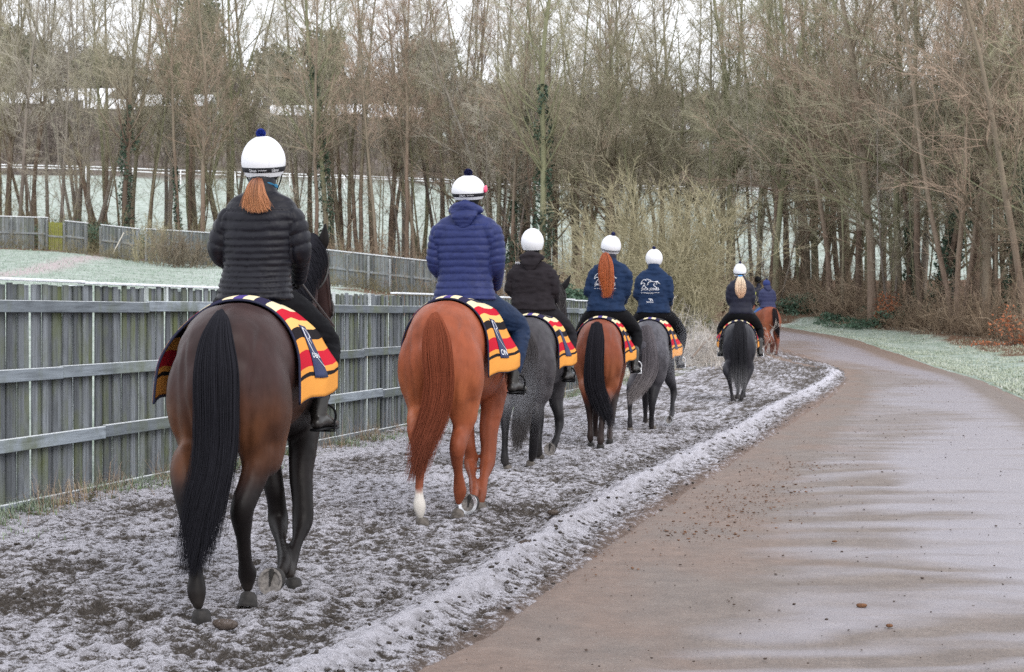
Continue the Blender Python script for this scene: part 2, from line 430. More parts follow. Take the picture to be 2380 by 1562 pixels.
for _ in range(150):   # hoof prints
    y_ = math.exp(rh.uniform(math.log(6.3), math.log(30))); t_ = rh.uniform(.15, .78); x_ = np.interp(y_, TL[:, 1], TL[:, 0])*(1-t_)+np.interp(y_, TR[:, 1], TR[:, 0])*t_
    k0, k1 = np.searchsorted(ys, [y_-.3, y_+.3]); r_ = np.hypot(X[k0:k1]-x_, (Y[k0:k1]-y_)*.8); hf[k0:k1] += -.7*np.exp(-(r_/.065)**2)+.38*np.exp(-((r_-.115)/.04)**2)
rid = np.exp(-((d+.03*fbm(X*0+Y*2.2, Y*2.2, 40, 2)*4)/.115)**2)*(.8+.7*fbm(Y*1.7, X*0, 41, 2))*(1-sstep(42, 47, Y))
rut = np.exp(-((d+.42)/.17)**2)+.5*np.exp(-((df-1.0)/.25)**2)
dig = sstep(.12, .45, fbm(X*1.3+3, Y*1.1, 12, 2)+.18*rut)*sstep(-.25, -.6, d)
amp = .7+.6*dig
Z = ground_z(X, Y)+.02+big*.03+np.abs(clod)*.05*amp+fine*.034*amp+lump*.012+micro*.010+rid*.085-rut*.035-dig*.03+hf*.038
Z -= sstep(.0, .35, d)*.015
edgeR = sstep(.0, .03, 1-T); Z = Z*edgeR+(1-edgeR)*(ground_z(X, Y)-.03)
Z += sstep(.5, 0, df)*.01
tme = mk_mesh('horse_walk', np.stack([X, Y, Z], -1).reshape(-1, 3), Q)
fr = .26+.48*rid*1.6+np.clip(np.abs(clod)*.9+fine*1.3+lump*.28+micro*.5, -.6, .7)*.80-dig*.34-rut*.18+fbm(X*.8, Y*.5, 20, 3)*.34+fbm(X*7, Y*7, 21, 3)*.45+hf*.35-sstep(.16, .6, d)*.55-.18*sstep(34, 45, Y)
fr += np.exp(-((df-.55)/.35)**2)*.2
set_attr(tme, 'frost', fr.ravel()); set_attr(tme, 'tan', (sstep(.15, .6, d)+.4*sstep(46, 58, Y)).ravel()); set_attr(tme, 'grass', (sstep(.55, .15, df+fbm(X*2, Y*1.2, 2, 2)*.3)*(Y < 60)).ravel())
m = M('frosted_soil', .95, .15)
co = m.coord(); n1 = m.noise(co, 22, 6, .8); n2 = m.noise(co, 75, 5, .85); n3 = m.noise(co, 3, 4)
soil = m.ramp(n1, [(.25, (.030, .025, .021)), (.5, (.080, .068, .058)), (.75, (.155, .135, .118))])
tan = m.ramp(n1, [(.3, (.16, .115, .095)), (.7, (.30, .225, .19))])
soil = m.mix(m.attr('tan'), soil, tan)
soil = m.mix(m.math('MULTIPLY', m.attr('grass'), m.ramp(n3, [(.35, 0), (.6, 1)])), soil, m.ramp(n1, [(.3, (.06, .09, .035)), (.7, (.2, .2, .1))]))
f = m.math('ADD', m.attr('frost'), m.math('ADD', m.math('MULTIPLY', m.math('SUBTRACT', n1, .5), 2.4), m.math('MULTIPLY', m.math('SUBTRACT', n2, .5), 2.6)))
f = m.math('MULTIPLY', m.ramp(f, [(.34, 0), (.84, 1)]), m.ramp(m.up(), [(.35, .1), (.95, 1)]))
m.col(m.mix(f, soil, m.ramp(n2, [(.3, (.40, .39, .43)), (.7, (.72, .71, .77))])))
m.bump(m.noise(co, 45, 6, .85), 1.0, .030)
tag(obj('horse_walk', tme, m.m), kind='structure'); M_soil = m.m

# loose clods and droppings of earth on walk and road
def icos():
    import bmesh
    bm = bmesh.new(); bmesh.ops.create_icosphere(bm, subdivisions=1, radius=1)
    V = np.array([v.co[:] for v in bm.verts]); T = np.array([[v.index for v in f.verts] for f in bm.faces]); bm.free(); return V, T
IV, IT = icos()
def scatter_clods(n, pos, size, flat=.6):
    S = IV[None]*(1+rng.normal(0, .28, (n, len(IV), 1)))*size[:, None, None]
    S[..., 2] *= flat
    V = S+pos[:, None]
    T = (np.arange(n)*len(IV))[:, None, None]+IT[None]
    return V.reshape(-1, 3), T.reshape(-1, 3)
n = 4200; yy = np.exp(rng.uniform(math.log(6.2), math.log(58), n)); t = rng.uniform(.04, .985, n)
xx = np.interp(yy, TL[:, 1], TL[:, 0])*(1-t)+np.interp(yy, TR[:, 1], TR[:, 0])*t
dd = np.abs(xx-lx(RIDGE, yy)); keep = rng.random(n) < .8; xx, yy, t = xx[keep], yy[keep], t[keep]; n = len(xx)
zz = ground_z(xx, yy)+.035+.08*np.exp(-((xx-lx(RIDGE, yy))/.2)**2)-.02*(np.abs(xx-lx(RIDGE, yy)) > .5)
V, T3 = scatter_clods(n, np.stack([xx, yy, zz], 1), np.minimum(rng.gamma(2.0, .0034, n)+.005, .017))
cme = mk_mesh('soil_clods', V, T3)
set_attr(cme, 'frost', np.repeat(rng.normal(.25, .3, n), len(IV))); set_attr(cme, 'tan', np.zeros(n*len(IV))); set_attr(cme, 'grass', np.zeros(n*len(IV)))
tag(obj('soil_clods', cme, M_soil), 'loose frosted clods of soil scattered over the horse walk', 'soil', kind='stuff')
n = 1100; yy = np.exp(rng.uniform(math.log(6.5), math.log(50), n)); t = rng.beta(1.1, 1.6, n)
xx = lx(RL, yy)*(1-t)+lx(RR, yy)*t
V, T3 = scatter_clods(n, np.stack([xx, yy, ground_z(xx, yy)+.02], 1), np.minimum(rng.gamma(1.2, .0024, n)+.002, .011), .5)
tag(obj('road_crumbs', mk_mesh('road_crumbs', V, T3), plain('dark_crumb', (.055, .038, .03), .9, noise=.4)), 'small dark crumbs of mud littering the brown road', 'mud', kind='stuff')
# trodden droppings smeared in streaks
pts = []
for (u, v, su, sv, k) in ((1775, 1150, 75, 34, 420), (1690, 1185, 60, 26, 260), (1872, 1087, 60, 7, 160), (1600, 1238, 90, 16, 160), (2140, 892, 34, 14, 260), (1330, 1300, 90, 30, 130), (2085, 1002, 80, 10, 60)):
    uu = rng.normal(u, su, k); vv = rng.normal(v, sv, k); Y0 = 6093/(vv-728.3); pts.append(np.stack([(uu-1190)/3808*Y0, Y0, np.zeros(k)], 1))
pts = np.concatenate(pts); kk = (pts[:, 0] > lx(RL, pts[:, 1])-.1) & (pts[:, 0] < lx(RR, pts[:, 1])); pts = pts[kk]; pts[:, 2] = ground_z(pts[:, 0], pts[:, 1])+.018
V, T3 = scatter_clods(len(pts), pts, np.minimum(rng.gamma(1.5, .0026, len(pts))+.002, .014), .4)
tag(obj('trodden_droppings', mk_mesh('trodden_droppings', V, T3), plain('rusty_crumb', (.13, .065, .035), .9, noise=.6, nscale=5)), 'rusty brown crumbs of droppings scattered in streaks on the road', 'droppings', kind='stuff')
# a few big lumps that can be told apart
M_dung = plain('brown_lump', (.12, .055, .025), .8, noise=.5, nscale=80)
for (u, v, sz, lab) in ((2002, 1418, .034, 'largest reddish brown lump lying alone on the near road'), (2068, 1466, .022, 'small reddish brown lump just beyond the largest lump on the road'),
                        (1940, 1362-95, .022, 'dark lump on the bluish strip of the road')):
    Y0 = 6093/(v-728.3); p = P(u, v, Y0)
    S = IV*(1+rng.normal(0, .2, (len(IV), 1)))*sz*np.array([1.2, .9, .55])
    import bmesh
    me = mk_mesh('mud_lump', S, IT); o = obj('mud_lump', me, M_dung, loc=(p[0], p[1], .026))
    ms = o.modifiers.new('s', 'SUBSURF'); ms.levels = ms.render_levels = 1
    tag(o, lab, 'mud lump')
for (u, v, lab) in ((1220, 1292, 'brown earth clod on the frosted ridge beside the road'), (1290, 1213, 'dark earth clod in the rut left of the frosted ridge'), (520, 1482, 'dark earth clod near the hooves of the nearest horse')):
    Y0 = 6093/(v-728.3); p = P(u, v, Y0)
    S = IV*(1+rng.normal(0, .3, (len(IV), 1)))*.05*np.array([1.5, 1, .7])
    me = mk_mesh('earth_clod', S, IT); set_attr(me, 'frost', np.full(len(IV), .1)); set_attr(me, 'tan', np.full(len(IV), .3)); set_attr(me, 'grass', np.zeros(len(IV)))
    o = obj('earth_clod', me, M_soil, loc=(p[0], p[1], .07)); ms = o.modifiers.new('s', 'SUBSURF'); ms.levels = ms.render_levels = 1
    tag(o, lab, 'earth clod')

# ------------------------------------------------------------ grass helper
def blades(xs, ys_, zs, h, wd, lean=.5, azi=None):
    n = len(xs); az = rng.uniform(0, 2*math.pi, n) if azi is None else azi
    dx, dy = np.cos(az), np.sin(az); ln = rng.uniform(.1, 1, n)*lean
    p = np.stack([xs, ys_, zs], 1); s = np.stack([-dy, dx, 0*dx], 1)*wd[:, None]
    mid = p+np.stack([dx*ln*h*.35, dy*ln*h*.35, h*.6], 1); tip = p+np.stack([dx*ln*h*1.1, dy*ln*h*1.1, h*(1-.35*ln)], 1)
    V = np.stack([p-s, p+s, mid-s*.7, mid+s*.7, tip], 1)
    b = (np.arange(n)*5)[:, None]
    return V.reshape(-1, 3), b+np.array([[0, 1, 3, 2]]), b+np.array([[2, 3, 4]])
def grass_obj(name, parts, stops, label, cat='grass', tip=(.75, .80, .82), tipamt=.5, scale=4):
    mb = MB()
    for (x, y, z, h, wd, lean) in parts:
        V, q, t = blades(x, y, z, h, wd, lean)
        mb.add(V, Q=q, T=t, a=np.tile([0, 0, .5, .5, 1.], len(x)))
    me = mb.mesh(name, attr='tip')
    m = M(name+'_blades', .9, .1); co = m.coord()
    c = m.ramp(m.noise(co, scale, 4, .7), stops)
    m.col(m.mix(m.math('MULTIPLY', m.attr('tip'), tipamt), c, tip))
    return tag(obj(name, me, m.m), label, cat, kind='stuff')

# grass and dead stalks along the foot of the near fence
n = 9000; yy = np.exp(rng.uniform(math.log(11), math.log(38), n)); off = np.abs(rng.normal(0, .26, n))+.02
off = off*(1+.5*np.sin(yy*1.3))
xx = fence_x(yy)+off
cl_ = fbm(xx*.8, yy*.8, 31, 2)
green = cl_ > -.05
fz = ground_z(xx, yy)+.04
straw = ~green
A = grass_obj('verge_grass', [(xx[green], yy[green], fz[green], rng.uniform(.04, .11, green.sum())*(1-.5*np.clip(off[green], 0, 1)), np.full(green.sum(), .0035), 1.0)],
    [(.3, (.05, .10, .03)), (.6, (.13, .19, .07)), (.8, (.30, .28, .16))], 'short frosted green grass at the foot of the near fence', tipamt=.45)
n2_ = 6500; y2 = np.exp(rng.uniform(math.log(11), math.log(40), n2_)); o2 = np.abs(rng.normal(0, .2, n2_))+.01; x2 = fence_x(y2)+o2
k = (fbm(x2*1.1, y2*1.1, 44, 2) > -.12); x2, y2 = x2[k], y2[k]
grass_obj('dead_stalks', [(x2, y2, ground_z(x2, y2)+.02, rng.gamma(3, .055, len(x2)), np.full(len(x2), .002), 1.7)],
    [(.3, (.10, .055, .035)), (.55, (.28, .19, .11)), (.8, (.45, .36, .24))], 'dead straw coloured grass stalks along the near fence', 'dead grass', tipamt=.2)
# verge on the right of the road, frosted
n = 30000; yy = np.exp(rng.uniform(math.log(26), math.log(84), n)); off = rng.uniform(0, 1, n)**1.3*5.5
xx = lx(RR, yy)+.25+off
k = fbm(xx*.5, yy*.5, 5, 2) > -.25; xx, yy, off = xx[k], yy[k], off[k]
zz = ground_z(xx, yy)+sstep(1.5, 5, xx-lx(RR, yy))*.25
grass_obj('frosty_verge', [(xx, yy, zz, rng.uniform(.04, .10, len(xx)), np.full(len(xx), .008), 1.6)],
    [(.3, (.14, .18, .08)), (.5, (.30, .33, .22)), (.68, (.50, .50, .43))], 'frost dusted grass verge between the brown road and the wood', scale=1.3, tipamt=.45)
# rough grass at the end of the fence and left side of the walk beyond it
n = 26000; yy = np.exp(rng.uniform(math.log(34), math.log(82), n)); off = rng.uniform(0, 1, n)**1.1*9
xl = np.where(yy < 61, np.interp(yy, TL[:, 1], TL[:, 0]), lx(RL, yy)-2.2)
xx = xl-.05-off
k = ((xx > fence_x(yy)+.1) | (yy > 38)); xx, yy = xx[k], yy[k]
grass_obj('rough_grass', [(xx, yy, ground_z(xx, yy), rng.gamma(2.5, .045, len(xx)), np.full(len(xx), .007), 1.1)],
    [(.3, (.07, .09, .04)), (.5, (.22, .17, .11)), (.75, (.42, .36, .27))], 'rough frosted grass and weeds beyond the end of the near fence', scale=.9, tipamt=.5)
# tussocks on the sloping frosty field
n = 20000; yy = rng.uniform(45, 92, n); uu = rng.uniform(-60, 1020, n); xx = (uu-1190)/3808*yy
grass_obj('field_grass', [(xx, yy, ground_z(xx, yy), rng.gamma(2, .03, n), np.full(n, .012), 1.3)],
    [(.3, (.12, .20, .11)), (.6, (.32, .42, .34)), (.8, (.52, .60, .55))], 'frosted pale green grass of the field behind the near fence', scale=.25, tipamt=.5)

# ------------------------------------------------------------ near fence
def wood_mat(name, base, green=.3, frost=0.0, grain=(30, 30, 2)):
    m = M(name, .85, .2); co = m.coord('Object')
    oi = m.n('ShaderNodeObjectInfo')
    ad = m.n('ShaderNodeVectorMath', operation='ADD'); m.l(co, ad.inputs[0])
    cmb = m.n('ShaderNodeCombineXYZ')
    for i in range(3): m.l(m.math('MULTIPLY', oi.outputs['Random'], 30+11*i), cmb.inputs[i])
    m.l(cmb.outputs[0], ad.inputs[1]); co2 = ad.outputs[0]
    g = m.noise(m.mapping(co2, grain), 1.0, 6, .7, .5); big = m.noise(m.mapping(co2, (1.4, 1.4, .8)), 1.3, 4, .65)
    b = np.array(base)
    c = m.ramp(g, [(.25, b*.45), (.5, b), (.75, b*1.35)])
    hsv = m.n('ShaderNodeHueSaturation'); m.l(c, hsv.inputs['Color'])
    m.l(m.math('ADD', m.math('MULTIPLY', oi.outputs['Random'], .75), .62), hsv.inputs['Value']); c = hsv.outputs[0]
    c = m.mix(m.math('MULTIPLY', m.ramp(big, [(.48, 0), (.68, 1)]), green), c, (.115, .135, .06))
    c = m.mix(m.math('MULTIPLY', m.ramp(m.noise(co2, 2.2, 3), [(.55, 0), (.75, 1)]), .5), c, tuple(b*.35))
    fr = m.math('MULTIPLY', m.ramp(m.up(), [(.55, 0), (.85, 1)]), m.ramp(m.noise(co2, 18, 4, .7), [(.25, .25), (.5, .95)]))
    if frost: fr = m.math('MAXIMUM', fr, m.math('MULTIPLY', m.ramp(g, [(.4, 0), (.7, 1)]), frost))
    c = m.mix(fr, c, (.86, .90, .93))
    m.col(c); m.bump(g, .5, .006)
    return m.m
MW_board = wood_mat('weathered_board', (.150, .165, .180), .9)
MW_rail = wood_mat('grey_rail', (.185, .213, .24), .7, grain=(2, 30, 30))
MW_cap = plain('frosted_cap', (.74, .77, .80), .9, noise=.16, nscale=14)
MW_post = wood_mat('fence_post_wood', (.20, .19, .11), .7)
MW_frostpost = wood_mat('frosted_post', (.35, .40, .40), .3, .95)
fd = FENCE_B-FENCE_A; FL = float(np.linalg.norm(fd)); fdir = fd/FL; fang = math.atan2(fdir[1], fdir[0])
fence = empty('wooden_fence', (FENCE_A[0], FENCE_A[1], 0), fang)
tag(fence, 'tall near fence of grey vertical boards on four rails beside the horse walk', 'fence')
# local frame: +x along, +y away from the walk (left), z up
bmesh_v = [beveled_box('board', wd, .018, hh, .002) for wd, hh in ((.072, 1.74), (.112, 1.72), (.078, 1.75), (.116, 1.73))]
i = 0; s = .0
while s < FL and i < 290:
    wd = (.072, .112, .078, .116)[i % 4]
    me = bmesh_v[i % 4]
    gap = rng.random()*.006
    if i in (3, 9, 19, 31, 47, 76): gap += .026
    back = (i % 2)
    y = .012+.022*back+rng.normal(0, .003)
    o = obj('board', me, MW_board, fence, (s+wd/2, y, .965+rng.normal(0, .006)))
    o.rotation_euler = (rng.normal(0, .004), rng.normal(0, .004), rng.normal(0, .03))
    s += wd+gap-.016; i += 1
print('boards', i, s, FL)
def along(name, mat, z, h, th, y, L=3.6, s0=0.0, s1=None, lab=None, jit=.006, skip=()):
    s = s0; k = 0; s1 = s1 or FL
    while s < s1:
        ll = min(L, s1-s)
        if k not in skip:
            me = beveled_box(name, ll-.004, th, h, .004)
            o = obj(name, me, mat, fence, (s+ll/2, y+rng.normal(0, .001), z+rng.normal(0, jit))); o.rotation_euler = (rng.normal(0, .01), rng.normal(0, .0012), 0)
        s += ll; k += 1
along('rail', MW_rail, 1.655, .096, .045, -.035)
along('rail', MW_rail, 1.110, .100, .045, -.035, s0=-1.5)
along('rail', MW_rail, .575, .105, .045, -.035, s0=-.8)
along('gravel_board', MW_rail, .06, .12, .04, -.034, s0=-2.2, L=3.0)
along('fence_cap', MW_cap, 1.862, .022, .085, .012, L=2.7, s0=-.2, skip=(2, 3))
for s_ in (.62, 1.55+1.0, 4.5, 7.4, 10.2, 13, 15.8, 18.6, 21.4, 24.2, 26.3):
    o = obj('post', beveled_box('post', .10, .09, 1.82, .006), MW_post if s_ < 1 else MW_frostpost, fence, (s_, .095, .93))
# gaps filled by top spacers seen as pale slits
for s_ in (1.02, 3.62, 4.02, 8.35, 9.6):
    obj('post', beveled_box('post', .035, .03, .16, .003), MW_frostpost, fence, (s_, -.012, 1.775))

# ------------------------------------------------------------ far fence (one run with gaps)
MF = wood_mat('far_board', (.17, .185, .19), .4); MFy = plain('mossy_board', (.20, .21, .05), .9, noise=.3, nscale=6)
MFp = wood_mat('far_post', (.24, .26, .27), .2)
def far_fence(u0, v0, Y0, u1, v1, Y1, hgt, label, yellow=False, cap=True, npost=2, slits=()):
    a = P(u0, v0, Y0); b = P(u1, v1, Y1); a[2] = gz(a[0], a[1]); b[2] = gz(b[0], b[1])
    d = b-a; L = np.linalg.norm(d[:2]); root = empty('boundary_fence', tuple(a), math.atan2(d[1], d[0])); slope = d[2]/L
    tag(root, label, 'fence', 'boundary fence beyond the frosty field')
    nb = int(L/.115); wd = L/nb
    Mt = np.array([[1, 0, 0], [0, 1, 0], [slope, 0, 1]], float)
    if nb <= 130 and not yellow or yellow:
        me = beveled_box('board', wd-.012, .02, hgt, .002)
        for k in range(nb):
            if k in slits: continue
            x = (k+.5)*wd
            obj('board', me, MFy if yellow else MF, root, (x, .02*(k % 2), x*slope+hgt/2+rng.normal(0, .015)))
    for k in range(npost):
        x = L*(k+.02)/max(npost-1, 1) if npost > 1 else L/2
        x = min(x, L-.05)
        obj('post', beveled_box('post', .11, .11, hgt-.12, .01), MFp, root, (x, -.09, x*slope+(hgt-.12)/2))
    if cap:
        mb = MB(); mb.box((L/2, .01, L/2*slope+hgt+.02), (L/2, .06, .022), Mt); obj('fence_cap', mb.mesh('fence_cap', False), MW_cap, root)
    mb = MB(); mb.box((L/2, -.035, L/2*slope+hgt*.5), (L/2, .02, .05), Mt); obj('rail', mb.mesh('rail', False), MFp, root)
far_fence(-60, 575, 95, 112, 575, 95, 1.85, 'weathered board fence section at the left edge of the photo, left of the yellowish panel', npost=3, slits=(30, 31))
far_fence(113, 577, 95, 150, 577, 95, 1.62, 'yellowish green mossy fence panel beyond the field', True, cap=False, npost=0)
far_fence(151, 579, 95, 203, 582, 94, 1.75, 'short dark fence section right of the yellowish panel', npost=2)
far_fence(235, 585, 93.5, 324, 590, 92.5, 1.75, 'fence section standing alone between two gaps, pole leaning on it', npost=3)
far_fence(341, 592, 92.5, 500, 618, 90, 1.8, 'fence section right of the second gap, running behind the nearest rider', npost=4)
far_fence(500, 618, 90, 760, 660, 87, 1.85, 'fence run between the nearest rider and her horse\'s head', npost=5)
far_fence(760, 660, 87, 1010, 690, 84, 1.85, 'long fence run between the two nearest riders', npost=6)
far_fence(1010, 690, 84, 1175, 705, 83, 1.75, 'end of the boundary fence behind the rider in the blue quilted jacket', npost=4)
# leaning pole
a = P(262, 590, 91.5); b = P(288, 541, 92.3); V, q = segs([a], [b], [.035], [.03], 6)
tag(obj('leaning_pole', mk_mesh('leaning_pole', V, q), plain('pale_wood', (.55, .52, .45), .8)), 'thin pale pole leaning against the far fence section', 'pole')

# ------------------------------------------------------------ white gallop rails
def gallop_rail(uvs, Y0, label):
    root = empty('running_rail', tuple(P(uvs[0][0], uvs[0][1], Y0)))
    tag(root, label, 'rail fence', 'white running rails across the far field')
    pts = [P(u, v, Y0) for u, v in uvs]; o0 = pts[0].copy()
    V, q = segs(np.array(pts[:-1])-o0, np.array(pts[1:])-o0, np.full(len(pts)-1, .07), np.full(len(pts)-1, .07), 6)
    wm = bpy.data.materials.get('white_rail') or plain('white_rail', (.85, .86, .88), .5)
    obj('rail', mk_mesh('rail', V, q), wm, root)
    dense = []
    for p_, q_ in zip(pts[:-1], pts[1:]):
        L = np.linalg.norm(q_-p_); k = int(L/6)
        for t in range(k): dense.append(p_+(q_-p_)*t/k)
    me = beveled_box('post', .12, .12, 1.4, .01)
    for p_ in dense: obj('post', me, wm, root, tuple(p_-o0-np.array([0, .05, .7])))
gallop_rail([(-80, 381), (200, 387), (420, 396), (800, 408), (1300, 428), (1760, 438), (2100, 441), (2500, 441)], 212, 'upper white running rail across the far field behind the tree trunks')
gallop_rail([(-80, 387), (200, 393), (420, 404), (800, 413), (1300, 434), (1760, 444), (2100, 446), (2500, 446)], 205, 'lower white running rail just in front of the upper one')
# ------------------------------------------------------------ bare winter trees
def grow(P0, D0, L, r0, r1, nseg, wob, up, rg):
    """polyline branches: returns nodes (n, nseg+1, 3), radii, directions"""
    n = len(P0); pts = [P0]; d = D0.copy(); dirs = [d]
    for k in range(nseg):
        d = d+rg.normal(0, wob, (n, 3)); d[:, 2] += up
        d /= np.linalg.norm(d, axis=1, keepdims=True)
        pts.append(pts[-1]+d*(L/nseg)[:, None]); dirs.append(d)
    t = np.linspace(0, 1, nseg+1)[None]
    rad = r0[:, None]*(1-t)+r1[:, None]*t
    return np.stack(pts, 1), rad, np.stack(dirs, 1)
def to_segs(pts, rad):
    return pts[:, :-1].reshape(-1, 3), pts[:, 1:].reshape(-1, 3), rad[:, :-1].ravel(), rad[:, 1:].ravel()
def children_of(pts, rad, dirs, L, per, tmin, ang, lf, rg, tmax=.97, rf=.6, azbias=None):
    n, m = rad.shape; idx = np.repeat(np.arange(n), per); N = len(idx)
    t = tmin+(tmax-tmin)*rg.random(N); f = t*(m-1); k = np.minimum(f.astype(int), m-2); fr = (f-k)[:, None]
    p = pts[idx, k]*(1-fr)+pts[idx, k+1]*fr; r = rad[idx, k]*(1-fr[:, 0])+rad[idx, k+1]*fr[:, 0]; d = dirs[idx, k]
    q = rg.normal(size=(N, 3)); q -= d*(q*d).sum(1, keepdims=True); q /= np.linalg.norm(q, axis=1, keepdims=True)
    a = R(1)*rg.normal(ang, 10, N)
    nd = d*np.cos(a)[:, None]+q*np.sin(a)[:, None]
    return p, nd, L[idx]*lf*(1.15-.7*t)*rg.uniform(.6, 1.3, N), r*rf
def tree_mesh(seed, H=22, r0=.2, forks=1, nl=26, ang=42, tmin=.25, lean=.03, spread=.34, per2=8, per3=6, per4=2, twig=.0052, up=.05, wob=.10, lowtwigs=6):
    rg = np.random.default_rng(seed)
    D = np.zeros((forks, 3)); D[:, 2] = 1
    if forks > 1:
        az = rg.uniform(0, 6.28)+np.arange(forks)*6.28/forks
        D[:, 0] = np.cos(az)*.22; D[:, 1] = np.sin(az)*.22; D /= np.linalg.norm(D, axis=1, keepdims=True)
    D[:, :2] += rg.normal(0, lean, 2)
    P0 = np.zeros((forks, 3)); P0[:, :2] = D[:, :2]*.4
    L = H*rg.uniform(.85, 1.0, forks)
    tp, tr, td = grow(P0, D, L, np.full(forks, r0/forks**.4), np.full(forks, .02), 14, .035, .03, rg)
    tr = r0/forks**.4*(1-np.linspace(0, 1, 15)[None]*.93)**.85*np.ones((forks, 1)); tr[:, 0] *= 1.35
    tm = MB(); V, q = segs(*to_segs(tp, tr), n=7); tm.add(V, Q=q)
    cm = MB()
    p, d, l, r = children_of(tp, tr, td, L, nl//forks, tmin, ang, spread, rg, rf=.42)
    b1 = grow(p, d, l, np.maximum(r, .014), np.full(len(p), .008), 6, wob, up, rg)
    V, q = segs(*to_segs(b1[0], b1[1]), n=4); tm.add(V, Q=q)
    p, d, l2, r = children_of(*b1, l, per2, .12, 38, .42, rg)
    b2 = grow(p, d, l2, np.maximum(r*.8, .008), np.full(len(p), .0045), 4, wob*1.3, up, rg)
    V, q = segs(*to_segs(b2[0], b2[1]), n=3); cm.add(V, Q=q)
    p, d, l3, r = children_of(*b2, l2, per3, .1, 38, .50, rg)
    b3 = grow(p, d, np.maximum(l3, .35), np.full(len(p), twig*1.05), np.full(len(p), twig*.7), 2, wob*1.6, up, rg)
    V, q = segs(*to_segs(b3[0], b3[1]), n=3); cm.add(V, Q=q)
    p, d, l4, r = children_of(*b3, np.maximum(l3, .35), per4, .1, 36, .65, rg)
    b4 = grow(p, d, np.maximum(l4, .22), np.full(len(p), twig*.75), np.full(len(p), twig*.3), 1, 0, 0, rg)
    V, q = segs(*to_segs(b4[0], b4[1]), n=3); cm.add(V, Q=q)
    # thin epicormic twigs low on the trunk
    if lowtwigs:
        p, d, l, r = children_of(tp, tr, td, L, lowtwigs, .02, 60, .09, rg, tmax=.3, rf=.1)
        b = grow(p, d, np.maximum(l, .6), np.full(len(p), .012), np.full(len(p), .005), 3, .2, .05, rg)
        V, q = segs(*to_segs(b[0], b[1]), n=3); cm.add(V, Q=q)
        p, d, l, r = children_of(*b, l, 5, .1, 45, .5, rg)
        b = grow(p, d, np.maximum(l, .3), np.full(len(p), .007), np.full(len(p), .004), 2, .2, .05, rg)
        V, q = segs(*to_segs(b[0], b[1]), n=3); cm.add(V, Q=q)
    return tm.mesh('trunk'), cm.mesh('crown', smooth=False), tp, tr

def bark(name, low, high, twig=False):
    m = M(name, .9, .15); co = m.coord(); oi = m.n('ShaderNodeObjectInfo')
    sx = m.n('ShaderNodeSeparateXYZ'); m.l(co, sx.inputs[0])
    n1 = m.noise(m.mapping(co, (3, 3, .5)), 3, 5, .7)
    t = m.math('ADD', m.math('MULTIPLY', sx.outputs[2], .10), m.math('MULTIPLY', m.math('SUBTRACT', n1, .5), .9))
    t = m.math('ADD', t, m.math('MULTIPLY', m.math('SUBTRACT', oi.outputs['Random'], .5), .9))
    low, high = np.array(low), np.array(high)
    c = m.ramp(t, [(.05, low*.7), (.35, low), (.75, high)])
    hsv = m.n('ShaderNodeHueSaturation'); m.l(c, hsv.inputs['Color']); m.l(m.math('ADD', m.math('MULTIPLY', n1, .9), .6), hsv.inputs['Value'])
    m.col(hsv.outputs[0])
    return m.m
B_brown = bark('bark_brown', (.175, .13, .10), (.20, .185, .13))
B_olive = bark('bark_olive', (.18, .15, .11), (.215, .22, .135))
B_red = bark('bark_red', (.19, .14, .108), (.22, .185, .14))
B_grey = bark('bark_grey', (.21, .18, .155), (.26, .235, .20))
T_brown = bark('twig_brown', (.27, .235, .165), (.36, .325, .245))
T_olive = bark('twig_olive', (.27, .25, .165), (.355, .34, .24))
T_red = bark('twig_red', (.30, .225, .165), (.37, .285, .22))
T_grey = bark('twig_grey', (.33, .30, .235), (.42, .395, .325))
PROTO = []
specs = [
    dict(seed=11, H=25, r0=.24, nl=34, ang=36, spread=.27), dict(seed=12, H=24, r0=.20, nl=34, ang=30, tmin=.35, spread=.22),
    dict(seed=13, H=24, r0=.26, forks=2, nl=36, ang=40, spread=.27), dict(seed=14, H=22, r0=.19, nl=30, ang=45, spread=.30, tmin=.3),
    dict(seed=15, H=25, r0=.24, forks=3, nl=39, ang=34, spread=.22), dict(seed=16, H=21, r0=.16, nl=26, ang=38, spread=.26, tmin=.4),
    # spreading, low branching trees of the wood edge
    dict(seed=21, H=17, r0=.24, nl=34, ang=60, spread=.42, tmin=.16, up=.02, wob=.13, per2=8, per3=7, per4=3), dict(seed=22, H=15, r0=.20, nl=32, ang=66, spread=.46, tmin=.18, up=.0, wob=.14, per2=8, per3=7, per4=3),
]
for s_ in specs: s_['r0'] *= .78
specs.append(dict(seed=31, H=15, r0=.085, nl=24, ang=34, spread=.24, tmin=.2))
specs.append(dict(seed=32, H=13, r0=.075, nl=22, ang=42, spread=.30, tmin=.12, forks=2))
for s_ in specs: PROTO.append(tree_mesh(**s_))
rt = np.random.default_rng(99)

